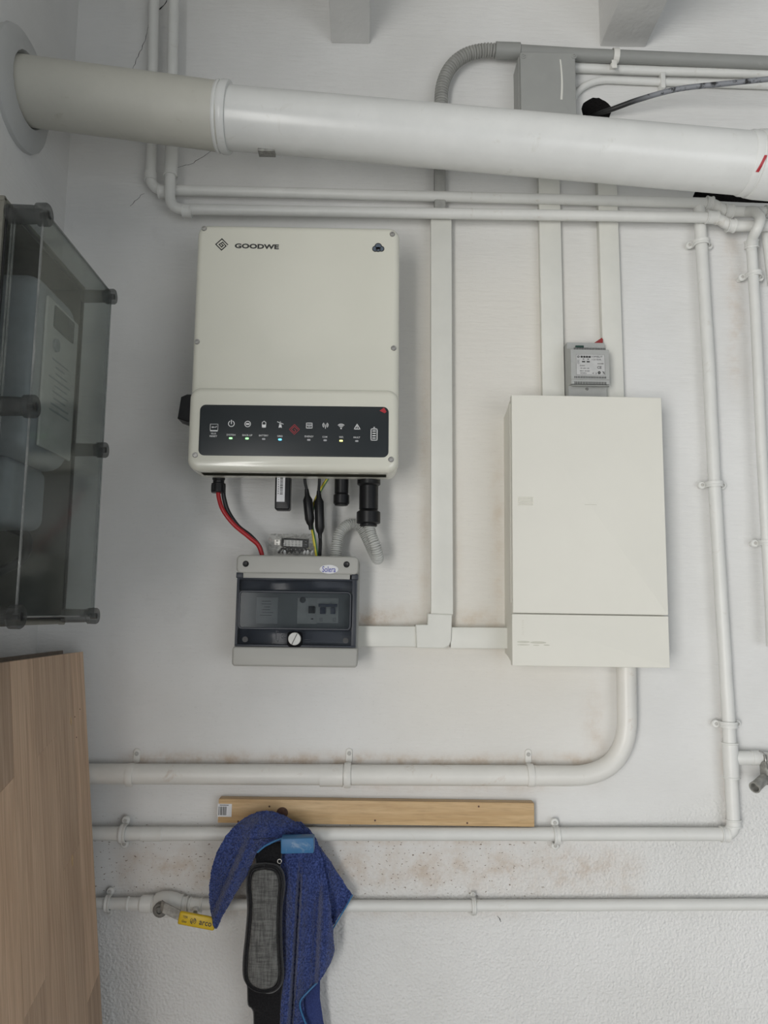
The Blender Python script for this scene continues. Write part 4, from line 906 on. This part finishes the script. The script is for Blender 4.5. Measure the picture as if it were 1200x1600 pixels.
# clear cover: front sheet and four sides, each with real thickness
tk = .0025; ins = .012
g = G(); g.box((XF-tk/2, yc_, zc2), (tk, dd-.003, hh-.006), .0008, 1)
cv = mb.part('clear_cover', g, 'clear', label='transparent front of the cover')
g = G(); xm = (XF+XJ)/2-.001; dx_ = XF-XJ-.004
g.box((xm, yn+tk/2, zc2), (dx_, tk, hh-.006)); g.box((xm, yf-tk/2, zc2), (dx_, tk, hh-.006)); g.box((xm, yc_, zA-.003), (dx_, dd, tk)); g.box((xm, yc_, zB_+.003), (dx_, dd, tk))
mb.part('cover_side', g, 'clear', cv)
g = G()
for y_ in (yn+.001, yf-.001): g.box((XF-.001, y_, zc2), (.0028, .0028, hh-.01), .001)
for z_ in (zA-.003, zB_+.003): g.box((XF-.001, yc_, z_), (.0028, dd-.01, .0022), .0008)
g.box((XJ+.006, yn+.003, zc2), (.002, .003, hh-.02)); g.box((XJ+.010, yn+.0015, zc2), (.0015, .002, hh-.03))
M['edge'] = see_through('cover edge', (.72, .74, .74), .1, .25, (.55, .55, .53))
mb.part('cover_edge', g, 'edge', cv)
for y_ in (yn, yf):
    for z_ in (zA-.009, 1.6885, zB_+.003):
        rb = .0125 if y_ == yn else .0105
        g = G().lathe((XJ+.001, y_+(.002 if y_ == yn else -.002), z_), (1, 0, 0), [(0, rb*.95), (.030, rb*.9), (.036, rb*.85), (.0365, rb*1.1), (.048, rb*1.12), (.050, rb*1.0), (.050, rb*.45), (.040, rb*.4), (.040, 0)], 24)
        bs = mb.part('screw_boss', g, 'clear_boss', cv)
        mb.part('boss_hole', G().lathe((XF+.0035, y_+(.002 if y_ == yn else -.002), z_), (1, 0, 0), [(0, rb*.42), (.0008, rb*.42), (.0008, 0)], 16), 'black', bs)
# the meter inside
mt = T('electricity_meter', 'pale rounded electricity meter inside the clear meter cabinet', 'meter', (LX+.015, -.46, 1.70)); mt.inv = Matrix.Translation(-mt.base)
def Mx(u, v, x=-.425): return P(u, v, x=x)
m1 = Mx(118, 620); 
zmt = 1.885; zmb = 1.640; ymf = m1.y; ymn = ymf-.135
g = G().box((-.518, (ymf+ymn)/2, (zmt+zmb)/2), (.185, ymf-ymn, zmt-zmb), .026, 5); mt.part('meter_body', g, 'meter_white')
g = G().box((-.424, (ymf+ymn)/2+.004, (zmt+zmb)/2-.005), (.004, .105, .20), .0018); fpn = mt.part('face_plate', g, 'module')
g = G().box((-.4215, (ymf+ymn)/2+.004, zmt-.048), (.003, .066, .030), .001); mt.part('display', g, 'lcd', fpn)
g = G().lathe((-.422, (ymf+ymn)/2-.018, zmt-.085), (1, 0, 0), [(0, .009), (.003, .0085), (.003, 0)], 20); mt.part('button', g, 'meter_white', fpn)
g = G()
for k in range(9): g.box((-.4218, (ymf+ymn)/2+.004+random.uniform(-.004, .004), zmt-.105-.0085*k), (.0006, random.uniform(.03, .07), .002))
mt.part('print', g, 'meter_white', fpn, smooth=False)
g = G().box((-.515, (ymf+ymn)/2-.004, zmb-.040), (.13, .115, .088), .016, 4); mt.part('terminal_cover', g, 'meter_white')
t = T('meter_cable', 'dark cable looping down from the meter inside the cabinet', 'cable', (-.48, -.43, 1.5))
t.part('cable_run', G().sweep(smooth_path([(-.49, ymf-.04, zmb-.078), (-.465, ymf-.035, 1.548), (-.462, ymf-.05, 1.518), (-.48, ymf-.085, 1.495), (-.50, ymf-.12, 1.475), (-.50, ymf-.13, 1.448)], 8), .006, 12), 'black_rubber')
t = T('fuse_holder', 'beige block at the bottom left inside the clear meter cabinet', 'fuse holder', (LX+.02, -.55, 1.50))
g = G().box((-.55, -.552, 1.515), (.10, .05, .085), .004); t.part('holder_body', g, 'beige'); t.part('holder_cap', G().box((-.495, -.552, 1.52), (.012, .035, .045), .002), 'module')
# ================================================================== WOODEN PANELS AT THE LEFT
pt = P(130, 1018, y=-.052); pb_ = P(160, 1600, y=-.052); th_ = math.atan2(pb_.x-pt.x, pt.z-pb_.z)
Lb = pt.z/math.cos(th_); bxp = pt.x+math.tan(th_)*pt.z
panel = thing('wooden_panel', 'light laminated beech panel leaning upright at the lower left', 'wooden board', (bxp, -.052, 0), (0, -th_, 0))
cb_ = [0, .060, .132, .212, .288, .368, .45, .52]
cols = list(zip(cb_, cb_[1:]))
joints = [(.40, .815), (.20, 1.045), (.55, 1.235), (.33, .90), (.62, 1.2), (.25, .98), (.7,)]
for (a, b), js in zip(cols, joints):
    zs_ = [0]+list(js)+[Lb]
    for i in range(len(zs_)-1):
        s0 = .022 if 0 < i else 0; s1 = .022 if i < len(zs_)-2 else 0; gp = .0002; xo = random.uniform(-.00025, 0)
        y0_, y1_ = -a-gp, -b+gp; z0_, z1_ = zs_[i]+(gp if i else 0), zs_[i+1]-gp
        g = G().add([(xo, y0_, z0_+s0), (xo, y1_, z0_), (xo, y1_, z1_), (xo, y0_, z1_+s1), (-.027, y0_, z0_+s0), (-.027, y1_, z0_), (-.027, y1_, z1_), (-.027, y0_, z1_+s1)], [(0, 1, 2, 3), (7, 6, 5, 4), (0, 4, 5, 1), (1, 5, 6, 2), (2, 6, 7, 3), (3, 7, 4, 0)])
        obj('stave', g, 'beech', panel, smooth=False)
for (yy, zz) in ((-.030, 1.285), (-.055, 1.275), (-.052, 1.24)):
    obj('nail_hole', G().lathe((0, yy, zz), (1, 0, 0), [(0, .0012), (.0004, .0012), (.0004, 0)], 8), 'knot', panel)
for (yy, zz, r) in ((-.072, 1.27, .0035), (-.095, 1.05, .0045)):
    n = 18; g = G().loops([[(x, yy+r*.7*math.cos(2*math.pi*j/n)*k, zz+r*2*math.sin(2*math.pi*j/n)*k) for j in range(n)] for k, x in ((1, -.0005), (1, .0003), (.7, .0004))]); obj('knot', g, 'pine', panel)
back = thing('brown_panel', 'thin dark brown board edge just behind the beech panel', 'wooden board', (bxp, -.052, 0), (0, -th_, 0))
g = G().box((-.042, -.27, (Lb+.006)/2+.004), (.028, .50, Lb-.002), .0008); obj('board', g, 'dark_board', back)
# ================================================================== BATTEN
bt = T('pine_batten', 'short pine batten lying above the horizontal pipe, partly behind the blue towel', 'batten', W(588, 1270, -.024), math.radians(.55))
a = bt.px(341, 1246, 0); b = bt.px(835, 1257, 0); c = bt.px(835, 1294.5, 0); d_ = bt.px(341, 1283.5, 0)
bt.o.location.y = -.024
x0, x1 = (a.x+d_.x)/2, (b.x+c.x)/2; zt_ = (a.z+b.z)/2; zb2 = (c.z+d_.z)/2
bt.part('board', G().box(((x0+x1)/2, .011, (zt_+zb2)/2), (x1-x0, .022, zt_-zb2), .0012, 2), 'pine', local=True)
q = bt.px(441, 1270, 0); n = 20
bt.part('knot', G().loops([[(q.x+.0105*math.cos(2*math.pi*j/n)*k, y, q.z+.0100*math.sin(2*math.pi*j/n)*k) for j in range(n)] for k, y in ((1, .001), (1, -.0005), (.55, -.0007))]), 'knot', local=True)
for (u, v) in ((421, 1260), (372, 1286), (586, 1282), (730, 1286), (748, 1260)):
    q = bt.px(u, v, 0); bt.part('nail_mark', G().lathe((q.x, .0005, max(q.z, zb2+.003)), (0, -1, 0), [(0, .0018), (.0009, .0018), (.0009, 0)], 8), 'knot', local=True)
q = bt.px(351, 1266, 0); lb = bt.part('barcode_label', G().box((q.x, -.0003, q.z), (.0255, .0005, .0225)), 'paper', local=True); g = G(); xx = q.x-.0105; random.seed(9)
while xx < q.x+.004: w2 = random.uniform(.0005, .0013); g.box((xx, -.0007, q.z-.001), (w2, .0003, .0150)); xx += w2+random.uniform(.0004, .001)
g.box((q.x-.001, -.0007, q.z+.0090), (.016, .0003, .0012)); bt.part('barcode', g, 'print_dark', lb, local=True, smooth=False)
# ================================================================== BLUE PEG, BRACE, TOWEL
t = T('blue_peg', 'blue painted wooden peg holding the towel and the black strap', 'peg', W(463, 1321, 0))
a = W(439, 1309, -.125); b = W(490, 1335, -.125)
t.part('peg_head', G().box(((a.x+b.x)/2, -.112, (a.z+b.z)/2), (b.x-a.x, .026, a.z-b.z-.002), .002, 2, Matrix.Rotation(math.radians(-1.5), 3, 'Y')), 'blue_paint')
t.part('peg_shaft', G().cyl(W(452, 1322, -.004), W(452, 1322, -.102), .008), 'blue_paint')
# knee brace: strap and padded oval
t = T('knee_brace', 'black strap with long grey fabric pad hanging in front of the blue towel', 'brace', W(414, 1450, -.09))
def outline(pts, n=5): 
    q = smooth_path([Vector((u, v, 0)) for u, v in pts]+[Vector((pts[0][0], pts[0][1], 0))], n)[:-1]; return [(p.x, p.y) for p in q]
def slab(pts, y0, y1, b=0, n=4, dome=0):
    g = G(); ol = outline(pts, n); cu = sum(p[0] for p in ol)/len(ol); cv_ = sum(p[1] for p in ol)/len(ol); m = len(ol); L = []
    def ins(k):
        out = []
        for i in range(m):
            a = Vector(ol[i-1]); c = Vector(ol[(i+1) % m]); p = Vector(ol[i]); d = (c-a).normalized(); nn = Vector((-d.y, d.x))
            out.append(p+nn*k)
        return out
    area_ = sum(ol[i-1][0]*ol[i][1]-ol[i][0]*ol[i-1][1] for i in range(m)); sg = 1 if area_ > 0 else -1
    steps = [(0, y0)]+[(b*(1-math.cos(math.pi/2*k/4)), y1+(abs(y1-y0))*(1-math.sin(math.pi/2*k/4))) for k in range(5)] if b else [(0, y0), (0, y1)]
    for k, y in steps: L.append([W(p.x, p.y, y) for p in ins(k*sg)])
    return g.loops(L)
pad = [(414, 1347), (432, 1350), (443, 1362), (446, 1385), (442, 1415), (441, 1450), (442, 1490), (444, 1520), (440, 1540), (426, 1552), (408, 1551), (390, 1543), (380, 1528), (379, 1500), (383, 1460), (386, 1420), (384, 1385), (386, 1362), (396, 1350)]
t.part('strap', slab([(400, 1318), (420, 1309), (440, 1310), (441, 1330), (437, 1365), (430, 1400), (400, 1400), (400, 1360), (398, 1335)], -.070, -.080, 2, 4), 'strap')
t.part('lower_strap', slab([(384, 1515), (440, 1515), (440, 1560), (439, 1600), (438, 1720), (398, 1720), (396, 1600), (394, 1578), (387, 1570), (386, 1545)], -.070, -.080, 2, 3), 'strap')
pd = t.part('pad_backing', slab(pad, -.078, -.094, 6, 4), 'strap')
inner = [(413, 1357), (429, 1361), (436, 1378), (434, 1410), (433, 1450), (434, 1490), (436, 1520), (431, 1538), (417, 1546), (400, 1543), (388, 1530), (387, 1500), (391, 1455), (394, 1415), (392, 1382), (397, 1362)]
t.part('pad_face', slab(inner, -.092, -.0985, 4, 4), 'heather', pd, label='grey heather fabric face of the pad')
ol = [W(u, v, -.0955) for u, v in outline([(413, 1354), (431, 1358), (439, 1377), (437, 1410), (436, 1450), (437, 1490), (439, 1521), (434, 1541), (417, 1549), (398, 1546), (385, 1532), (384, 1500), (388, 1455), (391, 1415), (389, 1381), (394, 1359)], 5)]
t.part('piping', G().sweep(ol+[ol[0]], .0028, 8), 'strap', pd)
q = W(437, 1345, -.078); t.part('buckle', G().ring((q.x, 0, q.z), .0030, .0040, q.y, q.y-.003, 16), 'steel', label='small metal ring')
# towel -------------------------------------------------
tw = T('blue_towel', 'blue terry towel draped over the peg and hanging down', 'towel', W(440, 1300, -.06))
def interp(rows, v):
    for a, b in zip(rows, rows[1:]):
        if v <= b[0]:
            f = (v-a[0])/(b[0]-a[0]); f2 = f; return [a[i]+(b[i]-a[i])*f2 for i in range(1, len(a))]
    return list(rows[-1][1:])
def sheet(rows, nv, nu, depth, fuzz=.0019, thick=.004, wob=1.2):
    g = G(); F_, B_ = [], []; v0, v1 = rows[0][0], rows[-1][0]
    for i in range(nv+1):
        v = v0+(v1-v0)*i/nv; xl_, xr_ = interp(rows, v)[:2]; r1, r2 = [], []
        for j in range(nu+1):
            s = j/nu; u = xl_+(xr_-xl_)*s + wob*noise.noise(Vector((v*.05, s*2, 3)))*(1 if j in (0, nu) else .6)
            y = depth(s, v, u); e_ = min(s, 1-s)*nu
            p = W(u, v, y); nz_ = noise.noise_vector(Vector((u*.9, v*.9, 0)))
            r1.append(p+Vector(nz_)*fuzz); r2.append(W(u, v, y+(thick if 0 < j < nu and 0 < i < nv else .0004)))
        F_.append(r1); B_.append(r2)
    g.loops(F_, False, False, False); g.loops(B_, False, False, False)
    n = nu+1; o = (nv+1)*n
    for i in range(nv):
        for j in (0, nu):
            a = i*n+j; g.f.append((a, a+n, o+a+n, o+a))
    for i in (0, nv):
        for j in range(nu): a = i*n+j; g.f.append((a, a+1, o+a+1, o+a))
    return g
def sm(a, b, x): f = max(0, min(1, (x-a)/(b-a))); return f*f*(3-2*f)
# main body behind the brace
def d_main(s, v, u):
    f = .5+.5*math.sin((u-448)*.125+(v-1300)*.006+.8*math.sin(v*.012)); amp = .020*sm(1310, 1420, v)
    crease = .024*math.exp(-((u-(467-(v-1400)*.06))/3.2)**2)*sm(1330, 1400, v)*(1-.4*sm(1560, 1640, v))
    c2 = .013*math.exp(-((u-(497-(v-1400)*.05))/5)**2)*sm(1360, 1420, v)
    return -.052-amp*f-.012*math.sin(math.pi*s)+crease+c2
rows = [(1284, 434, 470), (1296, 432, 484), (1310, 430, 494), (1326, 426, 500), (1345, 424, 505), (1380, 424, 511), (1420, 424, 517), (1450, 424, 520), (1485, 422, 523), (1505, 420, 517), (1525, 418, 505), (1545, 416, 487), (1562, 414, 474), (1585, 412, 476), (1620, 410, 488), (1700, 405, 500)]
tw.part('front_fold', sheet(rows, 210, 58, d_main), 'terry', angle=80)
# right flap (behind)
rows = [(1322, 486, 500), (1345, 488, 516), (1370, 490, 531), (1397, 494, 550), (1412, 498, 543), (1430, 502, 531), (1448, 506, 519), (1456, 508, 514)]
tw.part('side_flap', sheet(rows, 70, 34, lambda s, v, u: -.050-.006*math.sin(s*5+v*.05)+.008*s), 'terry', angle=80)
rows = [(1515, 440, 500), (1560, 438, 500), (1600, 436, 506), (1700, 430, 515)]
tw.part('back_fold', sheet(rows, 50, 30, lambda s, v, u: -.040-.005*math.sin(s*6+v*.03), .0003), 'towel_back', angle=60, label='flat-woven reverse side')
# left fold
def d_left(s, v, u):
    ridge = (412-(v-1275)*.44) if v > 1275 else 412
    k = u-ridge
    return -.085-.020*math.exp(-(k/16)**2)+.014*math.exp(-((k+15)/6)**2)*sm(1300, 1340, v)+.020*sm(1350, 1450, v)+.028*(1-sm(1266, 1296, v))+.010*math.sin(u*.12+v*.05)*.35
rows = [(1267, 408, 424), (1270, 398, 434), (1275, 387, 447), (1283, 375, 459), (1291, 366, 469), (1299, 359, 477), (1305, 354, 483), (1309, 351, 486), (1311, 350, 452), (1315, 348, 432), (1322, 344, 414), (1332, 339, 402), (1345, 334, 395), (1365, 329, 387), (1385, 327, 375), (1410, 327, 360), (1430, 330, 349), (1446, 333, 341), (1451, 336, 338)]
tw.part('left_fold', sheet(rows, 170, 60, d_left, .0019), 'terry', angle=80)
# hem stitching
hem = [W(u, v, -.105) for u, v in ((444, 1309), (430, 1314), (414, 1322), (402, 1332))]
tw.part('hem', G().sweep(smooth_path(hem, 6), .0016, 8), 'blue_paint', label='bright blue stitched hem')
tw.part('hem', G().sweep(smooth_path([W(u, v, -.050) for u, v in ((551, 1398), (541, 1416), (529, 1436), (517, 1457))], 6), .0013, 8), 'blue_paint', label='bright blue stitched hem')
tw.part('hem', G().sweep(smooth_path([W(u, v, -.056-.004) for u, v in ((496, 1535), (480, 1551), (470, 1563), (469, 1574), (474, 1590), (482, 1610))], 6), .0016, 8), 'blue_paint', label='bright blue stitched hem')
for base, phrase in (('water_pipe', 'thin water pipes under the drain pipe'), ('cable_trunking', 'white cable trunkings'), ('cream_conduit', 'cream conduits beside the junction box'), ('data_connector', 'black inline connectors under the inverter'), ('flexible_conduit', 'corrugated conduits')):
    for o in sc.objects:
        if o.parent is None and o.name.split('.')[0] == base: o['group'] = phrase
bpy.context.view_layer.update()
